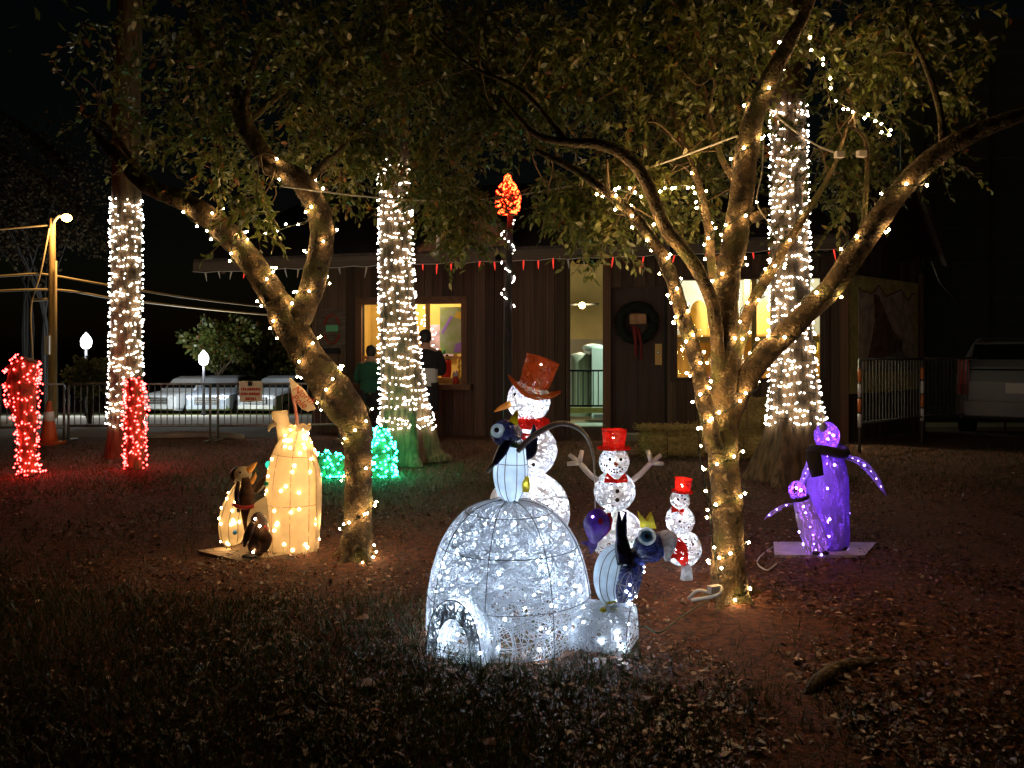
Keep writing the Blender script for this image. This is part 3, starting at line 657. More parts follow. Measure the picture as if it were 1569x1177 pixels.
spd = bpy.data.lights.new('lamp_light', 'SPOT'); spd.energy = 900; spd.color = (.78, 1, .8); spd.spot_size = R(75); spd.spot_blend = .6; spd.shadow_soft_size = .1; spo = link(bpy.data.objects.new('lamp_light', spd)); spo.parent = fl2; spo.location = np.array((4.3, 19.1, 3.8)) - BASE[fl2.name]; spo.rotation_euler = Vector((-2.4, 1.0, -3.4)).to_track_quat('-Z', 'Y').to_euler()
tr = thing('white_trailer', 'white box trailer parked behind the barn passage', 'trailer', (2.4, 21, -.4))
part('box', box((2.75, 21.6, .62), (1.5, 2.4, 1.75)), 'trailer', tr, False); part('rounded_end', tube([(1.75, 20.9, -.22), (1.75, 20.9, .9), (1.75, 20.9, 1.3), (1.75, 20.9, 1.4)], [.33, .33, .28, .05], 16, 24), mat('trailer2', (.5, .52, .4), .4), tr)
part('skirt', box((2.75, 20.39, -.2), (1.4, .03, .1)), 'darkmetal', tr, False); part('top_vent', ball((2.1, 21, 1.52), .3, 12, 6, (1, 1, .35)), 'trailer', tr)
part('wheel', tube([(2.9, 20.3, -.32), (2.9, 20.45, -.32)], .2, 14), 'tyre', tr, False)
rl = thing('iron_railing', 'black iron railing across the barn passage', 'railing', (2, 18.5, -.3))
ra_ = P(868, 568, 18.5); rb_ = P(934, 568, 18.5)
for zz in (ra_[2], P(900, 622, 18.5)[2]): part('rail', tube([(ra_[0] - .3, 18.5, zz), (rb_[0] + .3, 18.5, zz)], .025, 6), 'black_fabric', rl)
bz0, bz1 = P(900, 622, 18.5)[2], ra_[2]; barm = mk_mesh('bar', tube([(0, 0, -.5), (0, 0, .5)], .013, 5), 'black_fabric')
for k in range(12): piece('bar', barm, (ra_[0] - .2 + k * .115, 18.5, (bz0 + bz1) / 2), rl, (1, 1, bz1 - bz0))
part('kerb_board', box(((ra_[0] + rb_[0]) / 2, 18.5, bz0 - .1), (1.7, .1, .12)), 'canvas_yellow', rl, False)

# eave string of icicle and red pepper lights
es = thing('icicle_light_string', 'string of frosted icicles and red pepper lights along the barn eave', 'light string', EL)
tt = np.linspace(0, 1, 46); line = [EL + ev * t + np.array([0, -.06, -.07 - .03 * abs(math.sin(t * 60))]) for t in tt]
part('cord', tube(line, .006, 5), 'wire_white', es)
icm = mk_mesh('icicle', tube([(0, 0, 0), (0, 0, -.04), (0, 0, -.14)], [.010, .013, .003], 6), 'frost'); pem = mk_mesh('pepper', tube([(0, 0, 0), (0, 0, -.04), (0, 0, -.13)], [.009, .012, .003], 6), 'bulb_pepper')
for k, t in enumerate(tt[1:-1]):
    if random.random() < .22: continue
    red = t > .2 and random.random() < .8 or (k % 5 == 3)
    o = piece('pepper' if red else 'icicle', pem if red else icm, line[k + 1], es, rot=(random.uniform(-.1, .1), random.uniform(-.25, .25), 0)); o.scale = (1, 1, random.uniform(.7, 1.3))
pl = P(671, 366, 12.6); pb = thing('plug_adapter', 'white plug adapter hanging from the eave string', 'plug', pl)
part('plug', box(pl, (.05, .04, .12)), 'frost', pb, False); part('boot', tube([pl + (0, 0, -.05), pl + (-.01, 0, -.2), pl + (-.09, 0, -.24)], .03, 6, 8), 'frost', pb)

# ------------------------------------------------------------------ trees of the lawn
def limb_pts(lst, base_y, wk=.81):          # (px, py, dY, width px)
    pts = [P(a, b, base_y + d) for a, b, d, w in lst]; rad = [w * wk / 2 / FPX * (base_y + d) for a, b, d, w in lst]
    return pts, rad
LEFT_Y, RIGHT_Y = 5.55, 4.67
LT = [  # left tree
 [(546, 868, 0, 92), (547, 850, 0, 62), (548, 780, 0, 52), (549, 700, 0, 52), (545, 655, 0, 60), (520, 612, .0, 70), (478, 555, .0, 62), (440, 490, .05, 60), (425, 460, .05, 50)],
 [(440, 490, .05, 52), (405, 430, .1, 48), (372, 385, .1, 46), (335, 345, .2, 44), (285, 310, .35, 38), (225, 283, .5, 32), (180, 240, .7, 24), (140, 200, .9, 15)],
 [(452, 500, .05, 48), (478, 440, .0, 46), (492, 375, -.05, 46), (490, 330, -.1, 44), (462, 280, -.2, 42), (415, 250, -.2, 36), (375, 190, -.2, 32), (345, 110, -.3, 26), (300, 40, -.4, 18), (280, -60, -.5, 10)],
 [(385, 215, -.2, 18), (378, 150, -.3, 13), (395, 80, -.4, 11), (430, 35, -.45, 9), (490, 12, -.5, 6)],
 [(470, 285, -.2, 16), (495, 250, -.1, 10), (520, 230, 0, 7), (560, 180, .2, 5)],
 [(225, 285, .5, 14), (200, 240, .5, 10), (160, 190, .5, 8), (120, 170, .6, 4)],
 [(375, 190, -.2, 16), (460, 120, 0, 12), (560, 60, .2, 9), (640, -20, .4, 5)],
]
RT = [
 [(1117, 935, 0, 110), (1116, 905, 0, 72), (1116, 850, 0, 60), (1114, 770, 0, 58), (1108, 700, 0, 58), (1106, 650, 0, 56), (1108, 600, 0, 52), (1112, 520, 0.02, 50), (1112, 440, .02, 48), (1128, 360, 0, 46), (1140, 270, 0, 44), (1152, 190, -.05, 40), (1180, 120, -.1, 34), (1215, 55, -.15, 26), (1240, 5, -.2, 20), (1260, -60, -.3, 14)],
 [(1095, 690, -.1, 34), (1080, 620, -.12, 30), (1068, 560, -.12, 28), (1048, 490, -.15, 28), (1030, 430, -.15, 26), (1010, 385, -.15, 24), (975, 335, -.15, 22), (930, 295, -.1, 18), (880, 260, 0, 14), (820, 230, .1, 9)],
 [(1104, 640, .05, 34), (1100, 540, -.05, 26), (1090, 460, -.1, 26), (1060, 400, -.12, 26), (1020, 350, -.12, 25), (995, 290, -.15, 24), (970, 250, -.15, 23), (925, 223, -.15, 20), (870, 218, -.1, 16), (820, 205, 0, 12), (770, 150, .1, 8)],
 [(1105, 680, .06, 42), (1128, 610, .02, 44), (1165, 550, -.02, 44), (1215, 500, -.06, 42), (1270, 445, -.1, 42), (1320, 375, -.15, 42), (1365, 310, -.2, 40), (1425, 245, -.25, 38), (1490, 205, -.3, 34), (1580, 170, -.35, 26)],
 [(1112, 620, .1, 26), (1132, 530, .1, 24), (1150, 470, .1, 22), (1185, 410, .12, 20), (1215, 360, .15, 16), (1240, 320, .2, 13), (1275, 260, .3, 9), (1300, 190, .4, 5)],
 [(1108, 500, .1, 22), (1092, 420, .15, 18), (1085, 350, .2, 16), (1075, 300, .25, 14), (1060, 250, .3, 10), (1030, 170, .4, 7), (1010, 90, .5, 4)],
 [(1445, 235, -.25, 16), (1440, 170, -.2, 12), (1418, 100, -.15, 10), (1392, 45, -.1, 8), (1385, -20, 0, 5)],
 [(1135, 290, .1, 16), (1105, 240, .2, 12), (1080, 150, .3, 9), (1060, 40, .4, 6)],
 [(1322, 360, -.1, 11), (1328, 270, 0, 9), (1325, 215, .05, 7), (1300, 190, .1, 4)],
 [(1152, 335, -.05, 20), (1172, 325, -.1, 18), (1176, 322, -.12, 10)],
 [(870, 218, -.1, 12), (800, 140, .0, 9), (720, 100, .2, 6), (640, 30, .3, 4)],
]
def make_tree(name, label, limbs, by, blobs, seed, base_px):
    t = thing(name, label, 'tree', (*G(*base_px)[:2], 0)); curves = []
    for i, l in enumerate(limbs):
        pts, rad = limb_pts(l, by); n_ = 16 * len(pts) if i < 1 else 12 * len(pts)
        part('trunk' if i == 0 else 'limb', tube(pts, rad, 24 if rad[0] > .05 else 12, n_, rough=.12 if rad[0] > .05 else .10, rscale=12), 'bark', t)
        curves.append((catmull(pts, 60), catmull(np.array(rad), 60)[:, 0]))
    # root flare
    b = np.array(G(*base_px)); 
    for a in np.linspace(0, 6.28, 6)[:-1] + .4:
        d = np.array([math.cos(a), math.sin(a), 0]); rl_ = random.uniform(.6, 1.1); q = [b + d * .04 + (0, 0, .12), b + d * .11 * rl_ + (0, 0, .03), b + d * .19 * rl_ + (0, 0, -.005), b + d * .3 * rl_ + (0, 0, -.05)]
        part('root', tube(q, [.065, .045, .028, .012], 10, 14, rough=.3, rscale=20), 'bark', t)
    # crown: twigs with leaves in real depth
    cs, ds_ = [], []
    allc = np.concatenate([c for c, _ in curves]); br = []
    for (px, py, Y, rx, ry, rz, dens) in blobs:
        c = P(px, py, Y); nn = int(dens * (1.0 if px > 600 else .4 if px < 300 else .75))
        q = rng.normal(size=(nn, 3)); q /= np.linalg.norm(q, axis=1)[:, None]; q *= (rng.uniform(0, 1, nn) ** .45)[:, None]
        cs.append(c + q * (rx, ry, rz)); 
        for k in range(4):
            e = c + rng.normal(size=3) * np.array([rx, ry, rz]) * .55; dist = np.linalg.norm(allc - e, axis=1)
            if dist.min() > .75: continue
            near = allc[rng.choice(np.argsort(dist)[:25])]
            w = e - near; br.append(catmull([near, near + w * .3 + rng.normal(0, .05, 3) + (0, 0, .08), near + w * .65 + rng.normal(0, .06, 3) + (0, 0, .07), e], 14))
    part('branches', multi_tube(np.array(br), .0045, 4), 'twig', t, kind='stuff')
    c = np.concatenate(cs)
    sx_ = c[:, 0] / c[:, 1] * 8.9; clear = (np.abs(sx_ - 3.05) < .42) & (c[:, 2] / c[:, 1] < .62) & (rng.uniform(0, 1, len(c)) < .9)   # open air round the wrapped trunk behind
    c = c[~clear]; n_ = len(c)
    d = rng.normal(size=(n_, 3)); d[:, 2] = d[:, 2] * .5 - .45; d /= np.linalg.norm(d, axis=1)[:, None]
    tl = rng.uniform(.14, .3, n_)
    tw = c[:, None, :] + d[:, None, :] * (np.linspace(0, 1, 4)[None, :, None] * tl[:, None, None]); tw[:, :, 2] -= (np.linspace(0, 1, 4) ** 2 * .06)[None]
    part('twigs', multi_tube(tw, .0022), 'twig', t, kind='stuff')
    k = 13; fr = np.linspace(.08, 1, k)[None, :, None]
    pos = c[:, None, :] + d[:, None, :] * fr * tl[:, None, None]; pos[:, :, 2] -= (fr[..., 0] ** 2 * .06)
    pos = pos.reshape(-1, 3); side = rng.normal(size=(n_ * k, 3)); dd = np.repeat(d, k, 0) * .7 + side * .75 + (0, 0, -.25)
    nr = np.array([0, -.3, 1.]) + rng.normal(0, .55, (n_ * k, 3))
    keep = rng.uniform(0, 1, len(pos)) < .9
    pos, dd, nr = pos[keep], dd[keep], nr[keep]; q = len(pos)
    rv = np.clip(np.repeat(rng.uniform(0, .8, n_), k)[keep] + rng.normal(0, .14, q), 0, 1); rv[rng.uniform(0, 1, q) < .012] = 1
    part('crown', leaves_geo(pos, dd, nr, rng.uniform(.036, .068, q), rng.uniform(.017, .029, q)), 'leaf', t, rnd=rv)
    return t, curves
LB = [(385, 318, 5.2, .16, .15, .16, 34), (350, 255, 5.5, .22, .3, .2, 45), (230, 190, 5.9, .5, .5, .35, 110), (330, 180, 5.9, .4, .5, .3, 90), (500, 170, 5.8, .35, .4, .35, 120), (560, 230, 5.9, .3, .4, .22, 90), (470, 90, 5.4, .5, .6, .35, 120),
      (590, 120, 5.6, .45, .6, .4, 150), (260, 60, 5.3, .6, .6, .4, 110), (400, 20, 5.0, .8, .6, .4, 130), (560, 10, 5.0, .6, .6, .4, 120), (520, 290, 6.1, .2, .3, .16, 36), (170, 120, 6, .4, .5, .4, 60), (430, 230, 6.2, .3, .3, .25, 50)]
RB = [(690, 310, 5.7, .32, .4, .22, 90), (705, 350, 5.8, .2, .3, .13, 50), (660, 240, 6.0, .4, .5, .3, 100), (775, 165, 5.8, .4, .5, .25, 110), (880, 310, 5.2, .22, .3, .2, 80), (920, 345, 5.1, .2, .25, .15, 50), (850, 130, 5.6, .6, .7, .4, 180), (960, 260, 5.3, .35, .4, .2, 90),
      (1010, 150, 5.3, .55, .7, .4, 170), (1000, 295, 5.2, .25, .3, .14, 50), (1110, 120, 5.7, .5, .7, .45, 150), (1060, 215, 5.8, .45, .5, .3, 120), (1260, 300, 5.9, .28, .4, .24, 80), (1290, 240, 5.9, .35, .5, .3, 110), (1235, 345, 5.8, .2, .3, .14, 36), (1230, 180, 5.9, .4, .5, .3, 100), (1330, 130, 5.4, .45, .6, .35, 100), (1410, 60, 5.0, .4, .6, .4, 90), (1400, 250, 5.8, .25, .4, .2, 30),
      (1300, 40, 5.0, .6, .6, .35, 120), (700, 140, 6.0, .55, .6, .4, 150), (740, 40, 5.4, .6, .7, .4, 160), (900, 30, 5.0, .6, .7, .4, 170), (1050, 20, 5.0, .6, .7, .4, 150), (1170, 20, 5.2, .5, .6, .35, 100), (640, 60, 5.6, .5, .6, .4, 120), (1085, 330, 5.6, .22, .3, .15, 40), (1150, 260, 6.2, .6, .4, .3, 90), (855, 290, 5.9, .2, .3, .15, 40)]
ltree, lcur = make_tree('lawn_tree', 'leaning fork trunked tree with warm lights beside cream penguin', LT, LEFT_Y, LB, 1, (546, 855))
rtree, rcur = make_tree('lawn_tree', 'many stemmed tree with warm lights beside the purple penguins', RT, RIGHT_Y, RB, 2, (1117, 915))

BW = ico(.0078, 1, 'bulb_warm')
def light_string(label, runs, base, group='warm light strings wound round the trees'):
    ls = thing('light_string', label, 'light string', base, group)
    for (cur, i0, i1, pitch, gap, ph) in runs:
        c, r = cur; c = c[i0:i1]; r = r[i0:i1]
        t, U, W = frames(c); seg = np.linalg.norm(np.diff(c, axis=0), axis=1); L = np.concatenate([[0], np.cumsum(seg)])
        nS = int(L[-1] / .012); sL = np.linspace(0, L[-1], nS)
        I = lambda A: np.stack([np.interp(sL, L, A[:, k]) for k in range(3)], 1)
        rr = np.interp(sL, L, r); a = ph + 2 * math.pi * sL / pitch + .5 * np.sin(sL * 9)
        pth = I(c) + (rr * 1.10 + .006)[:, None] * (np.cos(a)[:, None] * I(U) + np.sin(a)[:, None] * I(W))
        part('cord', tube(pth, .0032, 4), 'wire_green', ls)
        pl_ = np.concatenate([[0], np.cumsum(np.linalg.norm(np.diff(pth, axis=0), axis=1))]); q = gap * .5
        while q < pl_[-1]:
            k = np.searchsorted(pl_, q); k = min(k, len(pth) - 1); i = min(int(np.interp(sL[k], L, np.arange(len(c)))), len(c) - 1)
            out = pth[k] - I(c)[k]; out /= np.linalg.norm(out)
            piece('bulb', BW, pth[k] + out * .009 + rng.normal(0, .005, 3), ls)
            q += gap * random.uniform(.35, 1.55)
    return ls
light_string('warm white light string wound round the leaning left tree', [(lcur[0], 3, 58, .30, .115, 4.2), (lcur[1], 3, 34, .30, .12, 1.), (lcur[2], 4, 34, .30, .115, 2.4)], G(546, 855))
light_string('warm white light string wound round the many stemmed right tree', [(rcur[0], 3, 25, .26, .115, 4.0), (rcur[0], 25, 53, .36, .12, 1.), (rcur[1], 2, 48, .15, .085, 0.), (rcur[3], 6, 48, .36, .12, 3.2), (rcur[4], 6, 44, .22, .09, .5), (rcur[5], 6, 40, .24, .11, 2.)], G(1117, 915))
# loose runs of warm lights
def loose_run(label, pts, nb, droop=.0):
    ls = thing('light_string', label, 'light string', pts[0], 'warm light strings wound round the trees'); c = catmull(pts, 40)
    part('cord', tube(c, .003, 4), 'wire_green', ls)
    for k in range(nb): 
        i = int((k + .5) / nb * 39 + random.uniform(-.4, .4)); piece('bulb', BW, c[i] + rng.normal(0, .012, 3), ls)
loose_run('short warm string sagging across the fork of the left tree', [P(368, 368, 5.6), P(410, 358, 5.55), P(445, 347, 5.5), P(480, 335, 5.45)], 7)
loose_run('warm string trailing through the high twigs of the right tree', [P(1235, 30, 4.5), P(1245, 75, 4.6), P(1268, 105, 4.7), P(1280, 150, 4.8), P(1300, 165, 4.85), P(1318, 175, 4.85), P(1345, 185, 4.8), P(1362, 205, 4.8), P(1345, 205, 4.8)], 18)
loose_run('warm string drooping in leaves left of the right tree', [P(945, 290, 4.6), P(985, 300, 4.65), P(1020, 290, 4.7), P(1055, 285, 4.75), P(1080, 315, 4.8)], 13)
loose_run('warm string spilling down beside the right trunk base', [P(1078, 640, 4.45), P(1072, 700, 4.45), P(1085, 760, 4.48), P(1092, 830, 4.5), P(1102, 890, 4.5)], 7)

# hanging extension cords between the trees
hc = thing('extension_cord', 'pale extension cord strung overhead between the two trees', 'cord', P(430, 285, 5.3))
part('cable', tube([P(430, 285, 5.2), P(530, 298, 5.4), P(640, 307, 5.6), P(720, 306, 5.7), P(800, 298, 5.6), P(900, 280, 5.3), P(1000, 255, 5.0), P(1130, 208, 4.7)], .006, 5, 60), 'wire_white', hc)
hp = thing('extension_cord', 'pale cord ending in white plugs high right of the main stem', 'cord', P(1190, 180, 4.6))
part('cable', tube([P(1175, 165, 4.6), P(1210, 195, 4.6), P(1250, 222, 4.6), P(1285, 236, 4.6)], .005, 5, 20), 'wire_white', hp)
for a, b in ((1286, 237), (1320, 236)): part('plug', box(P(a, b, 4.6), (.05, .03, .035), .3), 'frost', hp, False)
part('cable', tube([P(1170, 205, 4.55), P(1168, 260, 4.5), P(1160, 310, 4.52), P(1180, 345, 4.55)], .004, 5, 16), 'wire_white', hp)
gc = thing('extension_cord', 'tangled pale cord and plugs at the right tree base', 'cord', G(1085, 915))
part('cable', tube([P(1055, 917, 4.6) , P(1070, 905, 4.55), P(1090, 908, 4.5), P(1105, 900, 4.45), P(1100, 912, 4.4), P(1060, 920, 4.5)], .01, 6, 30), 'wire_white', gc); part('plug', box(P(1095, 903, 4.45), (.07, .04, .04), .4), 'cloth_white', gc, False)

for lab_, pts_ in (('dark green cord trailing from the side tunnel to the right tree', [G(955, 985), G(985, 965), G(1010, 975), G(1045, 950), G(1085, 925)]), ('white cord looping on the mulch left of the purple board', [G(1185, 842), G(1172, 850), G(1160, 866), G(1175, 878), G(1190, 868)])):
    solo('extension_cord', tube([np.array([a_[0], a_[1], .018]) for a_ in pts_], .005, 6, 50), 'wire_green' if 'green' in lab_ else 'wire_white', lab_, 'cord', pts_[0])
# foreground root
solo('tree_root', tube([P(1232, 1068, 3.35), P(1255, 1045, 3.45), P(1290, 1026, 3.6), P(1340, 1018, 3.68), P(1400, 1020, 3.7)], [.015, .035, .04, .035, .01], 10, 30, rough=.25, rscale=14), 'bark', 'bare curved surface root in the dark foreground at right', 'root', P(1290, 1026, 3.6))
# individually visible dead leaves
lm = []
for k in range(3):
    V, F = leaves_geo(np.zeros((1, 3)), np.array([[1., .1 * k, .1]]), np.array([[.1, .2, 1.]]), np.array([.085]), np.array([.05])); lm.append(mk_mesh('dead_leaf', (V, [tuple(range(6))]), mat('dead_leaf_%d' % k, ((.25, .12, .06), (.36, .25, .17), (.18, .09, .05))[k], .7)))
for k, (px, py, lab) in enumerate([(695, 1040, 'pale dry leaf on mulch just below the igloo entrance'), (575, 1055, 'curled brown leaf on dark grass left of the igloo'), (860, 1010, 'tan leaf lying against the igloo wall base'),
        (760, 1150, 'brown leaf at the bottom edge below the igloo'), (1320, 1168, 'reddish leaf at the bottom right corner of the mulch'), (1030, 1165, 'dry leaf at the bottom edge right of the igloo'),
        (450, 1105, 'lone leaf on the dark lower left grass'), (70, 1083, 'reddish leaf alone at the far lower left'), (980, 1080, 'dry leaf on mulch between igloo and surface root'), (560, 960, 'brown leaf on mulch between leaning tree and igloo')]):
    g = G(px, py); o = link(bpy.data.objects.new('dead_leaf', lm[k % 3])); o.location = (g[0], g[1], float(gz(g[0], g[1])) + .02); o.rotation_euler = (random.uniform(-.4, .4), random.uniform(-.3, .3), random.uniform(0, 6.28))
    o['label'] = lab; o['category'] = 'leaf'; o['group'] = 'single dry leaves on the foreground'

# ------------------------------------------------------------------ wrapped big trunks
def wrapped(name, label, slabel, prof, Y, wrap, rows, per, flare=None, crown=True):
    pts = [P(a, b, Y) for a, b, w in prof]; rad = [w / 2 / FPX * Y for a, b, w in prof]
    t = thing(name, label, 'tree', (pts[0][0], Y, 0), 'tall straight trunks wrapped in white lights')
    p2 = catmull(pts, 70); r2 = catmull(np.array(rad), 70)[:, 0]
    p2 = np.concatenate([p2, p2[-1:] + np.array([[0, 0, 1.2], [0, .1, 2.6], [0, .1, 4]])]); r2 = np.concatenate([r2, r2[-1] * np.array([.95, .85, .7])])
    seg = 40; tt_, U, W = frames(p2, (1, 0, 0)); a = np.linspace(0, 2 * math.pi, seg, endpoint=False)
    lob = 1 + (flare or 0) * np.clip((.9 - p2[:, 2:3]) / .9, 0, 1) ** 1.3 * (np.cos(a * 6 + 1)[None] * .5 + np.cos(a * 11)[None] * .25)
    V = p2[:, None, :] + (r2[:, None] * lob)[..., None] * (np.cos(a)[None, :, None] * U[:, None, :] + np.sin(a)[None, :, None] * W[:, None, :])
    m_ = len(p2); F = [(i * seg + j, i * seg + (j + 1) % seg, (i + 1) * seg + (j + 1) % seg, (i + 1) * seg + j) for i in range(m_ - 1) for j in range(seg)]
    part('trunk', (V.reshape(-1, 3), F), 'palmbark', t)
    if crown:
        top_ = p2[-1]; nn = 1500; q = rng.normal(size=(nn, 3)) * (1.6, 1.3, 1.0) + top_ + (0, .3, 1.2); dd = rng.normal(size=(nn, 3)) + (0, 0, -.6)
        part('crown', leaves_geo(q, dd, rng.normal(size=(nn, 3)), rng.uniform(.15, .3, nn), rng.uniform(.04, .08, nn)), 'leaf', t, rnd=rng.uniform(0, .5, nn))
        for k in range(7):
            e = top_ + rng.normal(size=3) * (1.2, .9, .3) + (0, .2, 1.1); part('limb', tube([top_ - (0, 0, .8), (top_ + e) / 2 + (0, 0, -.1), e], [.09, .05, .02], 7, 10), 'palmbark', t)
    # lights
    s_ = thing('light_string', slabel, 'light string', (pts[0][0], Y, P(0, wrap[1], Y)[2]), 'white light wraps on the tall trunks')
    zt_, zb = P(0, wrap[0], Y)[2], P(0, wrap[1], Y)[2]
    bl, cords = [], []
    for k in range(rows):
        z = zb + (zt_ - zb) * (k + .5) / rows; tl_ = rng.normal(0, .018)
        aa = np.linspace(0, 2 * math.pi, 40) + rng.uniform(0, 6); wob = tl_ * np.sin(aa) + .012 * np.sin(aa * 3 + rng.uniform(0, 6)) + .012 * np.sin(aa * 5 + rng.uniform(0, 6))
        zz = z + wob + rng.normal(0, .012); i = np.interp(zz, p2[:, 2], np.arange(len(p2)))
        cx_ = np.interp(i, np.arange(len(p2)), p2[:, 0]); rr = np.interp(i, np.arange(len(p2)), r2) * 1.05 + .012
        pth = np.stack([cx_ + rr * np.cos(aa), Y + rr * np.sin(aa), zz], 1); cords.append(pth)
        npb = int(per * rr.mean() / .2)
        seg0 = np.sort(rng.uniform(0, 39, npb)); seg0 = seg0[np.sin(seg0 * .5 + k * 2.1) > -.75]
        q = np.stack([np.interp(seg0, np.arange(40), pth[:, j]) for j in range(3)], 1); q += rng.normal(0, .004, q.shape); bl.append(q)
    part('cord', multi_tube(np.array(cords), .0035, 3), 'wire_green', s_, kind='stuff')
    part('bulbs', octs(np.concatenate(bl), .0092), 'bulb_white', s_, False, kind='stuff')
    return t
wrapped('wrapped_tree', 'tall narrow trunk wrapped in white lights beside the red stump', 'dense white lights wrapped round the leftmost tall trunk', [(190, 705, 60), (191, 680, 52), (192, 640, 48), (193, 500, 43), (194, 300, 42)], 10.9, (301, 650), 46, 30)
wrapped('wrapped_tree', 'tall trunk with fluted green lit base beside the barn window', 'dense white lights wrapped round the central fluted trunk', [(622, 708, 112), (621, 690, 96), (622, 640, 78), (614, 560, 62), (608, 440, 52), (604, 250, 46)], 10.4, (247, 660), 54, 29, flare=.55)
wrapped('wrapped_tree', 'tall broad based trunk wrapped in white lights behind purple penguin', 'dense white lights wrapped round the trunk behind the purple penguin', [(1222, 738, 150), (1221, 715, 122), (1220, 650, 86), (1214, 560, 66), (1210, 400, 56), (1208, 160, 50)], 8.9, (160, 655), 54, 28, flare=.4)

def lit_knee(name, label, slabel, pts, rad, n, m, wm, group, extra=None, br=.0125):
    b = pts[0]; k = solo(name, tube(pts, rad, 14, 30, rough=.25, rscale=8), 'palmbark', label, 'stump', (b[0], b[1], 0))
    s_ = thing('light_string', slabel, 'light string', (b[0], b[1], 0), group)
    sf = path_surf(pts, np.asarray(rad) * 1.12 + .015); u = rng.uniform(0, 6.283, n); v = rng.uniform(0, 1, n)
    q = sf(u, v) + rng.normal(0, .012, (n, 3))
    if extra is not None: q = np.concatenate([q, extra])
    q[:, 2] = np.maximum(q[:, 2], .015)
    part('bulbs', octs(q, br), m, s_, False, kind='stuff')
    part('cord', threads(sf, 40, 12, .004, (3, .2)), wm, s_, kind='stuff')
ex = np.array([G(38 + 8 * i, 727 - (i % 3) * 2) + (0, 0, .03) for i in range(5)])
lit_knee('forked_stump', 'leftmost forked stump covered in red lights', 'red lights covering the leftmost forked stump', [P(44, 728, 9.3), P(42, 690, 9.3), P(42, 655, 9.3), P(34, 610, 9.3), P(34, 575, 9.3), P(42, 550, 9.3)], [.10, .085, .09, .14, .15, .10], 290, 'bulb_red', 'wire_red', 'red light wraps on stumps', ex)
lit_knee('slim_stump', 'slim stump covered in red lights before the white wrapped trunk', 'red lights covering the slim stump by the white trunk', [P(207, 720, 9.7), P(207, 670, 9.7), P(207, 620, 9.7), P(206, 580, 9.7)], [.10, .095, .10, .085], 260, 'bulb_red', 'wire_red', 'red light wraps on stumps')
lit_knee('cypress_knee', 'low wide root knee covered in green lights behind leaning tree', 'green lights covering the low wide root knee', [P(470, 725, 9.2), P(490, 715, 9.2), P(515, 717, 9.2), P(540, 727, 9.2)], [.08, .13, .13, .08], 150, 'bulb_green', 'wire_green', 'green light wraps on root knees')
lit_knee('cypress_knee', 'upright root knee covered in green lights against fluted trunk', 'green lights covering the upright root knee', [P(586, 735, 9.2), P(586, 705, 9.2), P(585, 680, 9.2), P(583, 655, 9.2)], [.13, .12, .10, .04], 190, 'bulb_green', 'wire_green', 'green light wraps on root knees')

# torch post with glowing topper
YT = 7.6; kT = YT / 12.3; tx = P(780, 540, YT)
tp = thing('torch_post', 'dark slim post topped by a glowing orange basket lantern', 'lantern', (tx[0], YT, 0))
tc_ = P(778, 303, YT); up3 = lambda z: np.array([0, 0, z * kT])
part('post', tube([(tx[0], YT, 0), (tx[0] - .015, YT, 1.3), (tx[0] + .01, YT, tc_[2] - .14)], [.045, .038, .026], 10, 20, rough=.2), 'dark', tp)
tpts = [tc_ + up3(z) for z in (-.25, -.18, 0, .16, .26, .34)]; trad = np.array([.1, .17, .19, .13, .05, .03]) * kT
tsf = path_surf(tpts, trad)
part('basket', threads(tsf, 120, 10, .004, (1.6, .5)), 'wire_red', tp, kind='stuff')
part('bulbs', octs(tsf(rng.uniform(0, 6.28, 300), rng.uniform(0, 1, 300)), .0095), 'bulb_orange', tp, False, kind='stuff')
ls = thing('light_string', 'thin white string spiralling down the dark torch post', 'light string', (tx[0], YT, P(0, 470, YT)[2]))
zs = np.linspace(P(0, 335, YT)[2], P(0, 470, YT)[2], 60); aa = np.linspace(0, 19, 60); hp_ = np.stack([tx[0] + .06 * np.cos(aa), YT + .06 * np.sin(aa), zs], 1)
part('cord', tube(hp_, .003, 4), 'wire_green', ls); part('bulbs', octs(hp_[rng.uniform(0, 1, 60) < .62] + rng.normal(0, .008, 3), .0075), 'bulb_white', ls, False, kind='stuff')

# ------------------------------------------------------------------ glowing figures
def lit_ball(parent, name, c, r, n=520, th=.0032, sq=(1, 1, 1), nb=9, bm='bulb_snow', br=.008):
    o = part(name, threads(sphere_surf(c, r, sq), n, 10, th, (1.4, .45)), 'white_thread', parent, kind='stuff')
    q = np.asarray(c) + rng.normal(size=(nb, 3)) * .0
    d = rng.normal(size=(nb, 3)); d /= np.linalg.norm(d, axis=1)[:, None]; q = np.asarray(c) + d * (np.array(sq) * r * .62)
    part('bulbs', octs(q, br), bm, o, False, kind='stuff'); return o
def hat(parent, p0, axis, rb, rt, h, brim, mt, ml, n=240, rim=None):
    axis = np.asarray(axis, float) / np.linalg.norm(axis); pts = [p0, p0 + axis * h * .5, p0 + axis * h]
    sf = path_surf(pts, [rb, (rb + rt) / 2, rt])
    o = part('hat', threads(sf, n, 8, .0032, (1.2, .6)), mt, parent, kind='stuff')
    part('hat_shell', tube(pts, [rb * .97, (rb + rt) / 2 * .97, rt * .97], 20), ml, o)
    bs = path_surf([p0 - axis * .012, p0, p0 + axis * .012], [brim, brim, brim])
    V, F = tube([p0 - axis * .008, p0 + axis * .008], [brim, brim], 26); part('hat_brim', (V, F), ml, o)
    d = [np.asarray(q) for q in pts]; part('hat_bulbs', octs(np.array([d[0] * (1 - f) + d[2] * f for f in (.25, .55, .8)]), .012), emis('hatbulb', (1, .35, .25), 40) if 'HATB' not in M else M['HATB'], o, False, kind='stuff')
    return o
M['HATB'] = emis('hatbulb', (1, .4, .3), 45)
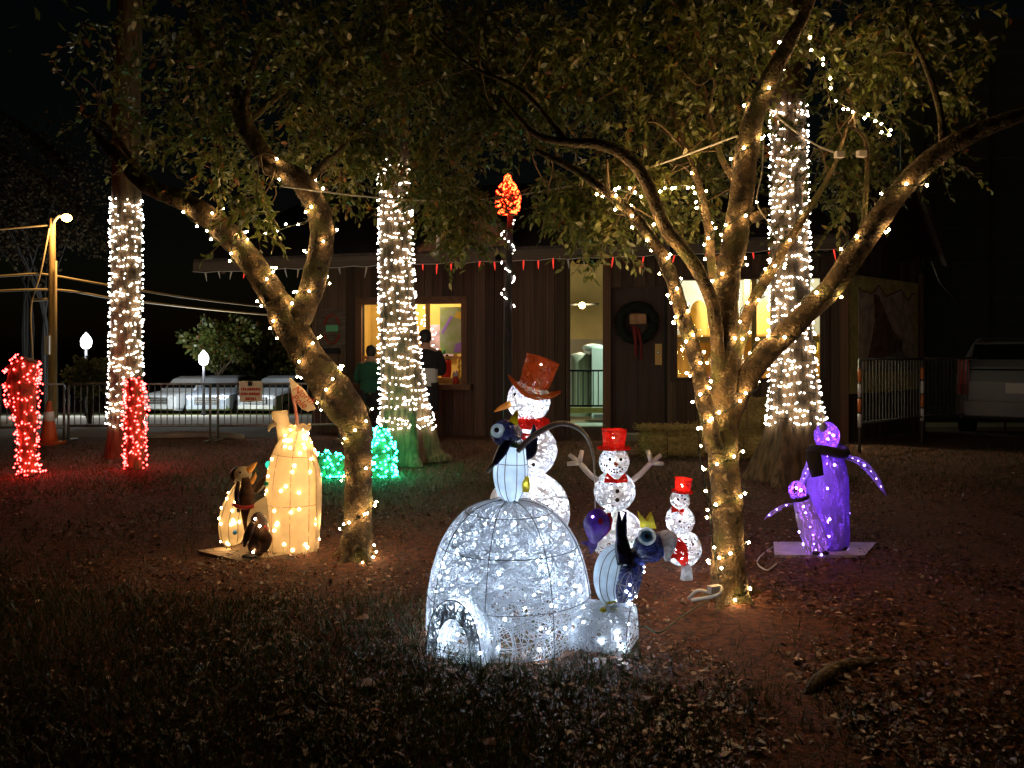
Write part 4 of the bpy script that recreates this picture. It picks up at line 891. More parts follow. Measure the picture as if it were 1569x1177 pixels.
def dot(parent, name, p, r, m): return part(name, ball(p, r, 10, 6), m, parent)

# --- big snowman
Yb = 6.0; bx = lambda px, py, d=0: P(px, py, Yb + d)
sn = thing('snowman', 'largest glowing snowman with tilted rust coloured top hat', 'snowman', (*bx(812, 540)[:2], 0), 'glowing snowmen')
c1 = bx(810, 775); c2 = bx(812, 690); c3 = bx(810, 614)
lit_ball(sn, 'lower_ball', c1 + (0, 0, -.04), .30, 860, .0048, (1, 1, .95), 34, br=.0092); lit_ball(sn, 'middle_ball', c2, .195, 500, .0046, nb=15); lit_ball(sn, 'head', c3, .157, 380, .0042, nb=13, br=.0065)
ax = np.array([.34, -.1, 1.]); ax /= np.linalg.norm(ax)
hat(sn, c3 + ax * .095, ax, .105, .125, .23, .06, 'rust_thread', 'rust_liner', 260)
bsf = lambda u, v: (c3 + ax * .09)[None, None] + ((.11 + .09 * v) * np.cos(u))[..., None] * np.array([.95, 0, -.30]) + ((.11 + .09 * v) * np.sin(u))[..., None] * np.array([0, 1, .08]) + (.045 * np.cos(2 * u) * v)[..., None] * ax
part('hat_rim', threads(bsf, 420, 8, .0034, (1.3, .5)), 'rust_thread', sn, kind='stuff', label='wide upturned rust brim of the hat')
part('nose', tube([c3 + (-.14, -.08, -.02), c3 + (-.21, -.12, -.05), c3 + (-.25, -.14, -.07)], [.026, .016, .003], 8, 8), 'orange', sn)
for dx in (-.10, .0): dot(sn, 'eye', c3 + (dx, -.157 * math.sqrt(max(0, 1 - (dx / .157) ** 2 - .1)), .05), .012, 'black_fabric')
part('scarf', tube([(c2[0] + .11 * math.cos(a), c2[1] + .11 * math.sin(a), (c2[2] + c3[2]) / 2 + .02) for a in np.linspace(0, 6.283, 26)], .04, 8), 'red_liner', sn)
part('scarf_tail', tube([c2 + (-.03, -.13, .13), c2 + (-.04, -.18, .06), c2 + (-.04, -.2, -.02)], [.045, .045, .035], 8, 8, flat=.35), 'red_liner', sn)
for k in range(3): dot(sn, 'button', c2 + (.02, -.19, .06 - .07 * k), .014, 'black_fabric')

# --- middle snowman
Yb = 5.7
sn = thing('snowman', 'middle glowing snowman with red hat and branch arms', 'snowman', (*bx(942, 540)[:2], 0), 'glowing snowmen')
c1 = bx(944, 815); c2 = bx(942, 752); c3 = bx(941, 708)
lit_ball(sn, 'lower_ball', c1 + (0, 0, -.02), .185, 450, .004, nb=8); lit_ball(sn, 'middle_ball', c2, .14, 300, .004, nb=5, br=.0075); lit_ball(sn, 'head', c3, .103, 225, .0036, nb=3, br=.0065)
hat(sn, c3 + (0, 0, .098), (0, 0, 1), .072, .086, .13, .115, 'red_thread', 'red_liner', 150)
part('bow', join(tube([c3 + (-.07, -.1, -.095), c3 + (0, -.125, -.115), c3 + (.07, -.1, -.095)], [.036, .012, .036], 8, 13, flat=.5, up=(0, 0, 1)), ball(c3 + (0, -.13, -.115), .016, 8, 6)), 'red_liner', sn)
for sgn in (-1, 1):
    q = c2 + (sgn * .12, 0, .07); e = c2 + (sgn * .25, -.02, .20)
    am = part('arm', tube([q, (q + e) / 2 + (0, 0, -.01), e], [.02, .02, .018], 8, 8), 'silver_thread', sn)
    for dx, dz in ((.07, .055), (.085, -.01), (-.02, .085)): part('twig', tube([e, e + (sgn * dx, 0, dz)], [.019, .015], 7), 'silver_thread', am)
for dx in (-.04, .035): dot(sn, 'eye', c3 + (dx, -.095, .03), .011, 'black_fabric')
dot(sn, 'nose', c3 + (0, -.105, 0), .014, 'rust_liner')
for k in range(6): a = math.pi * (1.2 + .12 * k); dot(sn, 'mouth_dot', c3 + (.055 * math.cos(a), -.09, .055 * math.sin(a) - .005), .006, 'black_fabric')
for k in range(2): dot(sn, 'button', c2 + (.0, -.138, .02 - .06 * k), .015, 'black_fabric')

# --- small snowman
Yb = 5.3
sn = thing('snowman', 'smallest glowing snowman with tiny red hat and bow', 'snowman', (*bx(1043, 540)[:2], 0), 'glowing snowmen')
c1 = bx(1047, 838); c2 = bx(1042, 797); c3 = bx(1042, 766)
lit_ball(sn, 'lower_ball', c1 + (0, 0, -.01), .115, 240, .0036, nb=5, br=.0065); lit_ball(sn, 'middle_ball', c2, .093, 240, .0033, nb=3, br=.006); lit_ball(sn, 'head', c3, .063, 150, .003, nb=2, br=.0052)
hat(sn, c3 + (.015, 0, .055), (.08, 0, 1), .046, .056, .085, .07, 'red_thread', 'red_liner', 90)
part('bow', tube([c3 + (-.065, -.06, -.05), c3 + (-.03, -.075, -.055), c3 + (.005, -.07, -.065)], [.024, .008, .024], 8, 11, flat=.5, up=(0, 0, 1)), 'red_liner', sn)
for dx in (-.025, .02): dot(sn, 'eye', c3 + (dx, -.058, .015), .007, 'black_fabric')
dot(sn, 'button', c2 + (-.02, -.09, .01), .009, 'black_fabric')

# --- igloo
IC = np.array([-.015, 4.1, 0.]); IR, IH = .415, .655
ig = thing('igloo', 'glowing white thread igloo with arched entrance and wire ribs', 'igloo', IC)
def prof_r(v):                           # v 0 ground .. 1 top
    th = v * math.pi / 2; return IR * np.clip(np.cos(th), 0, 1) ** .72
def dome(u, v):
    v = np.clip(v, 0, .995); r = prof_r(v) * (1 + .02 * np.sin(v * 3)); return np.stack([IC[0] + r * np.cos(u), IC[1] + r * np.sin(u), IH * np.sin(v * math.pi / 2) ** .95 + .0 * u], -1)
vz_u, vz_v = np.meshgrid(np.linspace(0, 2 * math.pi, 49)[:-1], np.linspace(0, .995, 26)); Vd = dome(vz_u, vz_v) * 1.0
Fd = [(i * 48 + j, i * 48 + (j + 1) % 48, (i + 1) * 48 + (j + 1) % 48, (i + 1) * 48 + j) for i in range(25) for j in range(48)]
# cut the doorway: drop liner faces behind the entrance
ed = np.array([-.50, -.866]); ed /= np.linalg.norm(ed)
def in_door(q): 
    w = q[:2] - IC[:2]; return (w @ ed) > .2 and abs(w @ np.array([-ed[1], ed[0]])) < .10 and q[2] < .2
part('shell', threads(dome, 2400, 12, .0010, (1.3, .45), (0, .99)), 'igloo_thread', ig, kind='stuff')
part('thread_web', threads(dome, 1050, 12, .0018, (1.3, .45), (0, .99)), 'igloo_thread', ig, kind='stuff')
for a in np.linspace(0, 2 * math.pi, 9)[:-1] + .52: part('wire_rib', tube(dome(np.full(30, a), np.linspace(0, .99, 30)) + (dome(np.full(30, a), np.linspace(0, .99, 30)) - IC) * .01, .0024, 5), 'wire', ig)
for v in (.19, .46, .74): part('wire_ring', tube((dome(np.linspace(0, 2 * math.pi, 61), np.full(61, v)) - IC) * (1.01, 1.01, 1) + IC, .0022, 5), 'wire', ig)
def tunnel(parent, nm, base, d, L, w, h, th, nthr, closed=False):
    d = np.array([d[0], d[1], 0.]); d /= np.linalg.norm(d); sx = np.array([-d[1], d[0], 0])
    def sf(ww, hh):
        def f(u, v):
            a = np.mod(u, 2 * math.pi) / 2; return base + d * (v * L)[..., None] + sx * (ww * np.cos(a))[..., None] * 1. + np.array([0, 0, 1.]) * (hh * np.sin(a) ** .8)[..., None]
        return f
    f = sf(w, h); o = part(nm, threads(f, nthr, 9, .0016, (1.5, .6)), 'igloo_thread', parent, kind='stuff')
    uu, vv = np.meshgrid(np.linspace(0.001, 2 * math.pi - .001, 21), np.linspace(0, 1, 5)); V = sf(w * .97, h * .97)(uu, vv).reshape(-1, 3)
    Fq = [(i * 21 + j, i * 21 + j + 1, (i + 1) * 21 + j + 1, (i + 1) * 21 + j) for i in range(4) for j in range(20)]
    if closed: part('lining', (V, Fq), 'igloo_liner', o)
    ue = np.linspace(.001, 2 * math.pi - .001, 31)
    for v_ in (0., 1.): part('wire_arch', tube(f(ue, np.full(31, v_)), .0026, 5), 'wire', o)
    fi = sf(w * (1 - th), h * (1 - th * .8))
    if closed:
        part('end_panel', (np.concatenate([f(ue, np.ones(31))]), [tuple(range(31))]), 'igloo_liner', o)
    else:
        part('wire_arch', tube(fi(ue, np.ones(31)), .0026, 5), 'wire', o)
        pass
        tv = np.linspace(0, 1, 6)[None]; uu0 = rng.uniform(0, 6.28, 600)[:, None]; mixv = rng.uniform(0, 1, (600, 1)); m2 = np.clip(mixv + (tv - .5) * rng.normal(0, .8, (600, 1)), 0, 1)
        u2 = np.clip(uu0 + (tv - .5) * rng.normal(0, .5, (600, 1)), .01, 6.27); pth = f(u2, np.ones_like(u2)) * (1 - m2[..., None]) + fi(u2, np.ones_like(u2)) * m2[..., None]
        part('inner_arch', threads(fi, 320, 9, .0015, (1.5, .6)), 'igloo_thread', o, kind='stuff'); part('face_threads', multi_tube(pth, .0013), 'igloo_thread', o, kind='stuff')
    return sf(w * .84, h * .87) if not closed else f
eb = IC + np.array([ed[0], ed[1], 0]) * .33
f1 = tunnel(ig, 'entrance', eb, ed, .17, .148, .285, .36, 620)
rd = np.array([.93, -.36]); rd /= np.linalg.norm(rd); f2 = tunnel(ig, 'side_tunnel', IC + np.array([rd[0], rd[1], 0]) * .36, rd, .27, .135, .20, .3, 420, True)
BC = ico(.0078, 1, 'bulb_cool')
ki = np.arange(92); u = ki * 2.399963 + rng.normal(0, .25, 92); v = np.clip(np.arcsin((ki + .5) / 92 * .97) / (math.pi / 2) + rng.normal(0, .03, 92), .03, .95)
for q in dome(u, v): piece('bulb', BC, IC + (q - IC) * (.91, .91, .92), ig)
for k in range(15): piece('bulb', BC, f1(np.array(.2 + 5.9 * (k + random.uniform(.2, .8)) / 15), np.array(random.uniform(.55, .93))), ig)
for k in range(12): piece('bulb', BC, f2(np.array(random.uniform(.3, 6)), np.array(random.uniform(.5, .95))), ig)
part('loose_wire', tube([IC + (-.13, -.33, .25), IC + (-.15, -.40, .17), IC + (-.135, -.42, .13), IC + (-.12, -.40, .18), IC + (-.13, -.37, .22), IC + (-.17, -.41, .1), IC + (-.15, -.42, .04)], .004, 5, 40), 'wire_white', ig)

# --- penguin fishing on the igloo
Yp = 4.1; q = lambda px, py, d=0: P(px, py, Yp + d)
pg = thing('penguin_figure', 'navy headed penguin figure fishing from the igloo top', 'penguin figure', q(785, 768))
bp_ = [q(784, 772), q(783, 755), q(782, 730), q(783, 703), q(785, 680), q(785, 672)]; br_ = [.025, .066, .086, .080, .062, .045]
body = part('body', tube(bp_, br_, 24, 40), 'pale_fabric', pg)
bs = path_surf(bp_, np.array(br_) * 1.015)
for a in (-2.4, -1.9, -1.2, -.6, 0, 1, 2, 3): part('seam_wire', tube(bs(np.full(24, a), np.linspace(.05, .97, 24)), .0022, 4), 'wire', body)
part('seam_wire', tube(bs(np.linspace(0, 6.28, 40), np.full(40, .55)), .002, 4), 'wire', body)
part('body_bulbs', octs(np.array([q(784, 750), q(780, 720), q(786, 700)]), .0095), 'bulb_cool', body, False, kind='stuff')
hd = part('head', ball(q(776, 664), .078, 20, 14, (1., 1, .88)), 'navy_shell', pg); part('head_bulbs', octs(np.array([q(772, 662, -.02), q(780, 668, -.02)]), .0045), 'bulb_cool', hd, False, kind='stuff')
part('eye_ring', ball(q(763, 660, -.068), .036, 16, 10, (1, .5, 1)), 'eye_ring', hd); part('pupil', ball(q(761, 659, -.088), .013, 10, 8, (1, .5, 1)), 'black_fabric', hd); part('eye_fill_bulb', octs(np.array([q(764, 660, -.068)]), .0035), 'bulb_cool', hd, False, kind='stuff')  # bulb in the eye is added to light the ring from inside
part('head_tinsel', threads(sphere_surf(q(776, 664), .08, (1., 1, .88)), 150, 8, .0018, (1.4, .45)), 'navy_tinsel', hd, kind='stuff')
for dx, dd_ in ((0, 0), (9, -.03)): part('beak', tube([q(783 + dx * .4, 652, -.03), q(787 + dx * .3, 642, -.03), q(791 + dx * .2, 629, -.03)], [.021, .015, .002], 8, 8, flat=.55), 'yellow_fabric', hd); part('beak_fill_bulb', octs(np.array([q(786 + dx * .3, 646, -.03)]), .003), 'bulb_cool', hd, False, kind='stuff')  # bulbs in the beak are added fill, brightening the yellow fabric
part('collar', tube([(q(785, 680)[0] + .056 * math.cos(a), q(785, 680)[1] + .056 * math.sin(a), q(785, 681)[2] - .01 * math.cos(a)) for a in np.linspace(0, 6.28, 24)], .013, 8), 'green_fabric', pg)
w1 = part('wing', tube([q(783, 670, -.06), q(770, 690, -.08), q(757, 712, -.09)], [.012, .026, .012], 10, 14, flat=.4), 'navy', pg); part('wing_tip', tube([q(757, 710, -.09), q(746, 724, -.1)], [.010, .011], 8), 'cloth_white', w1)
part('wing', tube([q(800, 700, .0), q(812, 690, .02), q(818, 665, .03), q(818, 650, .03)], [.03, .038, .02, .003], 10, 16, flat=.4), 'navy', pg)
part('foot', tube([q(806, 754, -.07), q(806, 742, -.08), q(808, 730, -.08)], [.016, .02, .008], 8, 8, flat=.5), 'yellow_fabric', pg); part('foot_bulb', octs(np.array([q(806, 742, -.08)]), .003), 'bulb_cool', pg, False, kind='stuff')
rod_p = [q(793, 692, -.08), q(808, 676, -.08), q(830, 660, -.08), q(858, 649, -.06), q(885, 656, -.04), q(902, 675, -.02), q(910, 705, 0), q(911, 735, 0)]
rod = thing('fishing_rod', 'arched silver fishing rod held by the igloo penguin', 'fishing rod', rod_p[0])
part('rod', tube(rod_p, [.013, .014, .014, .013, .011, .009, .006, .003], 10, 50), 'silver_thread', rod); part('beads', octs(catmull(rod_p, 60)[4:50] + (0, -.006, .013), .0045), 'frost', rod, False, kind='stuff')
part('line', tube([q(911, 735), q(912, 760), q(912, 782)], .002, 4), 'wire_white', rod)
fi_ = thing('fish_figure', 'purple fish figure hanging from the fishing line', 'fish figure', q(912, 812))
fb = [q(917, 779), q(916, 790), q(914, 806), q(911, 822), q(908, 832)]; fo = part('body', tube(fb, [.016, .056, .068, .042, .016], 18, 26, flat=.55, up=(1, 0, 0)), 'fish', fi_)
part('tail', prism([q(910, 826, -.005), q(890, 832, -.005), q(902, 838, -.005), q(905, 850, -.005), q(914, 840, -.005), q(917, 828, -.005)], (0, .012, 0)), 'fish', fi_, False)
part('fin', prism([q(926, 788, -.004), q(936, 786, -.004), q(939, 797, -.004), q(936, 812, -.004), q(927, 822, -.004)], (0, .012, 0)), 'fish_red', fi_, False); part('side_fin', ball(q(920, 799, -.036), .015, 10, 8, (.8, .4, 1.1)), 'fish_red', fo)
part('bulb', octs(np.array([q(908, 792, -.03), q(914, 810, .0)]), .006), 'bulb_purple_hot', fi_, False, kind='stuff')

# --- penguin leaning back on the side tunnel
Yp = 3.95
p2_ = thing('penguin_figure', 'big eyed penguin figure in santa hat leaning back beside igloo', 'penguin figure', q(935, 930))
bp_ = [q(938, 928), q(929, 905), q(929, 880), q(936, 855), q(950, 840)]; br_ = [.03, .050, .062, .055, .03]
body = part('belly', tube(bp_, br_, 22, 36), 'pale_fabric', p2_); bs = path_surf(bp_, np.array(br_) * 1.015)
for a in (-2.2, -1.6, -.9, 0, 1.5): part('seam_wire', tube(bs(np.full(20, a), np.linspace(.03, .97, 20)), .002, 4), 'wire', body)
part('body_bulbs', octs(np.array([q(932, 880), q(935, 860)]), .0075), 'bulb_cool', body, False, kind='stuff')
bk_ = [q(952, 926, .0), q(958, 905, .0), q(964, 880, 0), q(972, 860, .0), q(978, 846, 0)]; bkr = [.02, .058, .066, .05, .02]
bo = part('back', tube(bk_, bkr, 22, 30), 'navy_thread', p2_); part('back_threads', threads(path_surf(bk_, np.array(bkr) * 1.02), 160, 8, .0016, (1.2, .5)), 'silver_thread', bo, kind='stuff')
part('back_bulbs', octs(path_surf(bk_, np.array(bkr) * 1.04)(rng.uniform(0, 6.28, 14), rng.uniform(.1, .9, 14)), .005), 'bulb_cool', bo, False, kind='stuff')
for x_ in (0, 14): part('wing', tube([q(962 - x_ * .4, 864, -.05), q(955 - x_ * .5 + x_ * .3, 838, -.06), q(950 + x_ * .3, 812, -.06), q(948 + x_ * .8, 784, -.06)], [.034, .032, .021, .003], 12, 22, flat=.55), 'navy_shell', p2_)
hd = part('head', ball(q(995, 838, -.03), .074, 22, 14, (1.05, 1, .95)), 'navy_shell', p2_); part('head_bulbs', octs(np.array([q(985, 842, -.05), q(1002, 848, -.05), q(1003, 832, -.04)]), .0045), 'bulb_cool', hd, False, kind='stuff')
part('head_tinsel', threads(sphere_surf(q(995, 838, -.03), .076, (1.05, 1, .95)), 170, 8, .0018, (1.4, .45)), 'navy_tinsel', hd, kind='stuff')
part('neck', tube([q(962, 868), q(972, 856, -.01), q(988, 846, -.02)], [.04, .045, .05], 14, 10), 'navy_shell', p2_)
er = part('eye_ring', tube([q(991, 822, -.085), q(991, 822, -.108)], [.043, .038], 20), 'eye_ring', hd); part('iris', tube([q(991, 822, -.107), q(991, 822, -.112)], [.027, .026], 18), 'eye_blue', hd); part('pupil', tube([q(991, 822, -.11), q(991, 822, -.116)], [.012, .011], 14), 'black_fabric', hd)
part('beak', prism([q(983, 810, -.03), q(979, 785, -.03), q(991, 799, -.03), q(999, 787, -.03), q(1006, 810, -.03)], (0, .05, 0)), 'yellow_fabric', hd, False); part('beak_fill_bulb', octs(np.array([q(985, 802, -.005), q(1000, 802, -.005)]), .0035), 'bulb_cool', hd, False, kind='stuff'); part('eye_fill_bulb', octs(np.array([q(991, 822, -.096)]), .0035), 'bulb_cool', hd, False, kind='stuff')  # beak and eye bulbs are added fill for the unlit front
ht = part('hat_trim', tube([q(1014, 838, -.03), q(1024, 836, -.03), q(1030, 838, -.03)], [.07, .073, .058], 18, 10), 'grey_fluff', p2_)
part('hat_cone', tube([q(1029, 838, -.03), q(1040, 844, -.03), q(1047, 858, -.03), q(1050, 868, -.03)], [.058, .046, .026, .014], 14, 18), 'red_liner', ht); part('hat_bulbs', octs(np.array([q(1022, 838, -.03), q(1036, 843, -.03), q(1045, 856, -.03), q(1052, 878, -.03)]), .0045), 'bulb_cool', ht, False, kind='stuff'); part('pompom', tube([q(1050, 862, -.03), q(1052, 874, -.03), q(1052, 888, -.03)], [.012, .026, .03], 12, 12, rough=.2, rscale=30), 'grey_fluff', ht)  # bulbs in cone, trim and pompom are added to brighten the hat
for x_ in (0, 12): part('foot', tube([q(934 + x_ * .6, 922, -.03), q(934 + x_ * .4, 930, -.05), q(922 + x_ * 1.4, 936, -.1)], [.02, .024, .014], 8, 10, flat=.5), 'yellow_fabric', p2_)

# --- purple penguins on a board
Yp = 5.74
bd = solo('base_board', prism([G(1187, 857) + (0, 0, .01), G(1325, 857) + (0, 0, .01), G(1343, 837) + (0, 0, .01), G(1185, 836) + (0, 0, .01)], (0, 0, .018)), 'plywood2', 'flat pale board under the purple penguin pair', 'board', G(1260, 848), smooth=False)
for nm, lab, bpx, brd, nth, big_ in (('penguin_figure', 'tall glowing purple penguin figure with dark scarf', [(1272, 845), (1271, 835), (1268, 790), (1268, 735), (1268, 700), (1268, 685)], [.06, .125, .142, .135, .10, .06], 950, 1),
                                     ('penguin_figure', 'small purple penguin chick leaning against the taller one', [(1252, 850), (1250, 842), (1244, 815), (1236, 790), (1229, 770), (1226, 762)], [.04, .075, .08, .072, .055, .04], 330, 0)):
    dy = 0 if big_ else -.16
    bp_ = [q(a, b, dy) for a, b in bpx]; t = thing(nm, lab, 'penguin figure', (bp_[0][0], bp_[0][1], .03), 'purple penguins')
    sf = path_surf(bp_, brd); bo = part('body', threads(sf, int(nth * 1.5), 10, .0027, (1.4, .4)), 'purple_thread' if big_ else 'silver_thread', t, kind='stuff')
    part('inner_bulbs', octs(catmull(bp_, 12)[1:-1], .0085 if big_ else .0055), 'bulb_purple', bo, False, kind='stuff')
    bb = ico(.008, 1, 'bulb_purple_hot')
    for k in range(16 if big_ else 6): piece('bulb', bb, sf(np.array(random.uniform(-math.pi, math.pi)), np.array(random.uniform(.1, .95))), t)
    if big_: hc_, hr = q(1267, 668), .085
    else: hc_, hr = q(1222, 752, dy), .058
    ho = part('head', threads(sphere_surf(hc_, hr, (1, 1, 1.15)), 260 if big_ else 120, 9, .0022, (1.4, .45)), 'purple_thread', t, kind='stuff'); part('inner_bulbs', octs(hc_ + rng.normal(0, .015, (3, 3)), .0085), 'bulb_purple', ho, False, kind='stuff')
    if big_:
        part('beak', tube([hc_ + (-.05, -.06, .06), hc_ + (-.06, -.1, .09), hc_ + (-.07, -.12, .10)], [.03, .018, .004], 8, 8), 'silver_thread', ho)
        part('scarf', tube([(q(1268, 690)[0] + .115 * math.cos(a), q(1268, 690)[1] + .115 * math.sin(a), q(1268, 690)[2] + .012 * math.sin(a * 2)) for a in np.linspace(0, 6.283, 28)], .035, 8), 'black_fabric', t)
        part('scarf_tail', tube([q(1246, 692, -.11), q(1248, 708, -.15), q(1253, 730, -.16)], [.05, .052, .042], 10, 12, flat=.3, up=(1, 0, 0)), 'black_fabric', t)
        for wp, wr_ in (([q(1297, 700), q(1318, 708), q(1340, 730), q(1357, 758)], [.03, .045, .04, .008]), ([q(1244, 700, -.1), q(1236, 722, -.14), q(1226, 748, -.16)], [.02, .024, .015])):
            wo = part('wing', threads(path_surf(wp, wr_, .5), 110, 9, .0021, (1.4, .6)), 'purple_thread', t, kind='stuff'); part('wing_wire', tube(path_surf(wp, wr_, .5)(np.zeros(24), np.linspace(0, 1, 24)), .003, 5), 'purple_thread', wo); part('wing_bulbs', octs(catmull(wp, 8)[1:-1], .006), 'bulb_purple_hot', wo, False, kind='stuff')
    else:
        part('collar', tube([(q(1226, 762, dy)[0] + .05 * math.cos(a), q(1226, 762, dy)[1] + .05 * math.sin(a), q(1226, 763, dy)[2] + .014 * math.cos(a)) for a in np.linspace(0, 6.283, 22)], .014, 8), 'black_fabric', t)
        wp = [q(1220, 772, dy), q(1200, 776, dy - .03), q(1182, 787, dy - .05), q(1171, 796, dy - .06)]; wo = part('wing', threads(path_surf(wp, [.012, .022, .018, .004], .5), 60, 8, .002, (1.4, .6)), 'purple_thread', t, kind='stuff'); part('wing_bulbs', octs(catmull(wp, 5)[1:-1], .005), 'bulb_purple_hot', wo, False, kind='stuff')
    for sx_ in (-.05, .05):
        b0 = bp_[0] + (sx_ * (1 if big_ else .6), -.06, -.02); b0[2] = .045; part('foot', ball(b0, .045 if big_ else .028, 10, 6, (1, 1.4, .5)), 'black_fabric', t)

# --- cream penguin family with sign
Yp = 5.75
solo('base_board', prism([G(302, 850) + (0, 0, .01), G(372, 868) + (0, 0, .01), G(470, 850) + (0, 0, .01), G(400, 836) + (0, 0, .01)], (0, 0, .02)), 'plywood', 'tilted brown plywood board under the small brown penguins', 'board', G(370, 855), smooth=False)
mp_ = thing('penguin_figure', 'tall glowing cream fabric penguin figure bending its head', 'penguin figure', (*q(455, 850)[:2], 0), 'cream penguins')
bp_ = [q(448, 848), q(448, 842), q(448, 795), q(449, 740), q(451, 702), q(454, 677), q(458, 660), q(460, 653)]; br_ = [.17, .18, .19, .185, .162, .115, .062, .035]
bo = part('body', tube(bp_, br_, 36, 60, rough=.035, rscale=7), 'cream', mp_); part('collar', tube([q(458, 655) + np.array([.07 * math.cos(a), .07 * math.sin(a), .012 * math.sin(a * 5)]) for a in np.linspace(0, 6.283, 40)], .016, 6, rough=.4, rscale=40), 'cream', mp_); sf = path_surf(bp_, np.array(br_) * 1.012)
for a in np.linspace(0, 6.283, 10)[:-1]: part('seam_wire', tube(sf(np.full(30, a), np.linspace(.02, .97, 30)), .0017, 4), 'rust_liner', bo)
for v_ in (.35, .6): part('seam_wire', tube(sf(np.linspace(0, 6.283, 50), np.full(50, v_)), .0016, 4), 'rust_liner', bo)
BF = ico(.0088, 1, 'bulb_fig_warm')
for k in range(84): piece('bulb', BF, sf(np.array(random.uniform(-math.pi, math.pi)), np.array(random.uniform(.08, .9))), mp_)
part('inner_bulbs', octs(catmull(bp_, 9)[1:-1], .011), emis('cream_inner', (1, .60, .24), 470), bo, False, kind='stuff')
wl_ = [q(405, 842, -.08), q(398, 815, -.1), q(402, 785, -.1), q(418, 762, -.06)]; part('wing', tube(wl_, [.06, .085, .085, .035], 16, 24, flat=.6), 'cream', mp_); part('wing_bulbs', octs(np.array([q(400, 822, -.1), q(402, 795, -.1)]), .009), 'bulb_fig_warm', mp_, False, kind='stuff')
part('wing', tube([q(475, 690, -.05), q(487, 725, -.06), q(488, 790, -.06), q(484, 848, -.06)], [.02, .05, .045, .02], 14, 24, flat=.35, up=(0, 1, 0)), 'cream', mp_); part('wing_bulbs', octs(np.array([q(487, 735, -.06), q(487, 790, -.06), q(485, 830, -.06)]), .006), 'bulb_fig_warm', mp_, False, kind='stuff')
hd = part('head', tube([q(450, 700), q(441, 676), q(435, 657), q(430, 641), q(429, 630)], [.11, .07, .05, .055, .058], 16, 24, flat=.85, rough=.05, rscale=12), 'cream', mp_); part('beak', tube([q(424, 648, -.02), q(414, 654, -.03), q(411, 662, -.03)], [.022, .014, .006], 8, 10), 'cream', hd)
part('head_bulbs', octs(np.array([q(437, 660), q(431, 640)]), .009), 'bulb_fig_warm', hd, False, kind='stuff')
gl = thing('bauble', 'two small teal baubles by the cream penguin flank', 'ornament', q(410, 715)); part('bead', ball(q(412, 712, -.05), .026, 10, 8), emis('teal_glow', (.05, .8, .5), 1.2), gl); part('bead', ball(q(408, 741, -.12), .018, 10, 8), mat('teal', (.03, .4, .25), .4), gl)
sg = thing('sign_on_pole', 'leaf shaped pale sign with red lettering on striped pole', 'sign', q(456, 655))
part('pole', tube([q(457, 662, -.03), q(453, 630, -.02), q(448, 600, 0)], [.012, .012, .012], 8, 14), mat('candy', (.75, .55, .45), .5, col2=(.6, .1, .06), scale=6), sg)
sq_ = [(443, 578), (455, 588), (465, 596), (476, 612), (484, 627), (471, 631), (462, 627), (452, 615), (447, 605)]
part('panel', prism([q(a, b, -.02) for a, b in sq_], (0, .012, 0)), 'board_print', sg, False)
fc = bpy.data.curves.new('lettering', 'FONT'); fc.body = 'North\nPole'; fc.size = .085; fc.space_line = .8; fc.align_x = 'CENTER'; fc.shear = .3; fc.extrude = .0008
fc.materials.append(M['red_print']); ftmp = link(bpy.data.objects.new('lettering_curve', fc)); bpy.context.view_layer.update(); fme = bpy.data.meshes.new_from_object(ftmp.evaluated_get(bpy.context.evaluated_depsgraph_get())); bpy.data.objects.remove(ftmp)
fo = link(bpy.data.objects.new('lettering', fme)); fo.parent = sg; fo.location = q(463, 609, -.023) - BASE[sg.name]; fo.rotation_euler = (R(90), R(38), 0); fo.scale = (.8, .8, 1)
# white-fronted penguin looking up
wp_ = thing('penguin_figure', 'small white penguin with orange beak gazing up, red scarf', 'penguin figure', (*q(362, 832)[:2], .03), 'cream penguins')
bp_ = [q(358, 834), q(356, 822), q(356, 795), q(362, 768), q(368, 748), q(370, 738)]; br_ = [.05, .085, .09, .075, .05, .035]
bo = part('body', tube(bp_, br_, 22, 34), 'cream', wp_); sf = path_surf(bp_, np.array(br_) * 1.012)
for a in (-2.2, -1.5, -.8, .5, 2): part('seam_wire', tube(sf(np.full(24, a), np.linspace(.03, .97, 24)), .002, 4), 'dark_brown', bo)
for k in range(14): piece('bulb', BF, sf(np.array(random.uniform(-math.pi, 0)), np.array(random.uniform(.05, .8))), wp_)
part('inner_bulbs', octs(catmull(bp_, 6)[1:-1], .008), 'bulb_fig_warm', bo, False, kind='stuff')
hd = part('head', ball(q(372, 727), .062, 18, 12, (1, 1, .92)), 'cream', wp_); part('hood', ball(q(365, 728, .025), .062, 18, 12, (.9, 1, 1)), 'dark_brown', hd)
part('beak', tube([q(380, 722, -.01), q(388, 714, -.01), q(394, 708, -.01)], [.026, .017, .002], 10, 10), 'orange', hd); part('beak', tube([q(384, 740, -.02), q(390, 732, -.02), q(392, 724, -.02)], [.018, .014, .002], 8, 8), 'orange', hd); dot(hd, 'eye', q(368, 724, -.06), .008, 'black_fabric')
part('wing', tube([q(376, 732, -.06), q(378, 760, -.09), q(380, 790, -.09), q(378, 820, -.08)], [.025, .05, .045, .012], 12, 22, flat=.45), 'brown_fabric', wp_)
part('wing', tube([q(365, 738, -.07), q(363, 760, -.1), q(366, 785, -.1)], [.012, .02, .012], 8, 12, flat=.5), 'dark_brown', wp_)
part('wing', tube([q(390, 755, .03), q(402, 740, .03), q(411, 728, .03)], [.02, .03, .01], 10, 14, flat=.5), 'dark_brown', wp_)
part('scarf', tube([q(358, 773, -.1), q(370, 778, -.14), q(389, 776, -.13)], [.014, .017, .015], 8, 12, flat=.8), 'red_print', wp_); dot(wp_, 'button', q(360, 816, -.088), .016, 'blue_button')
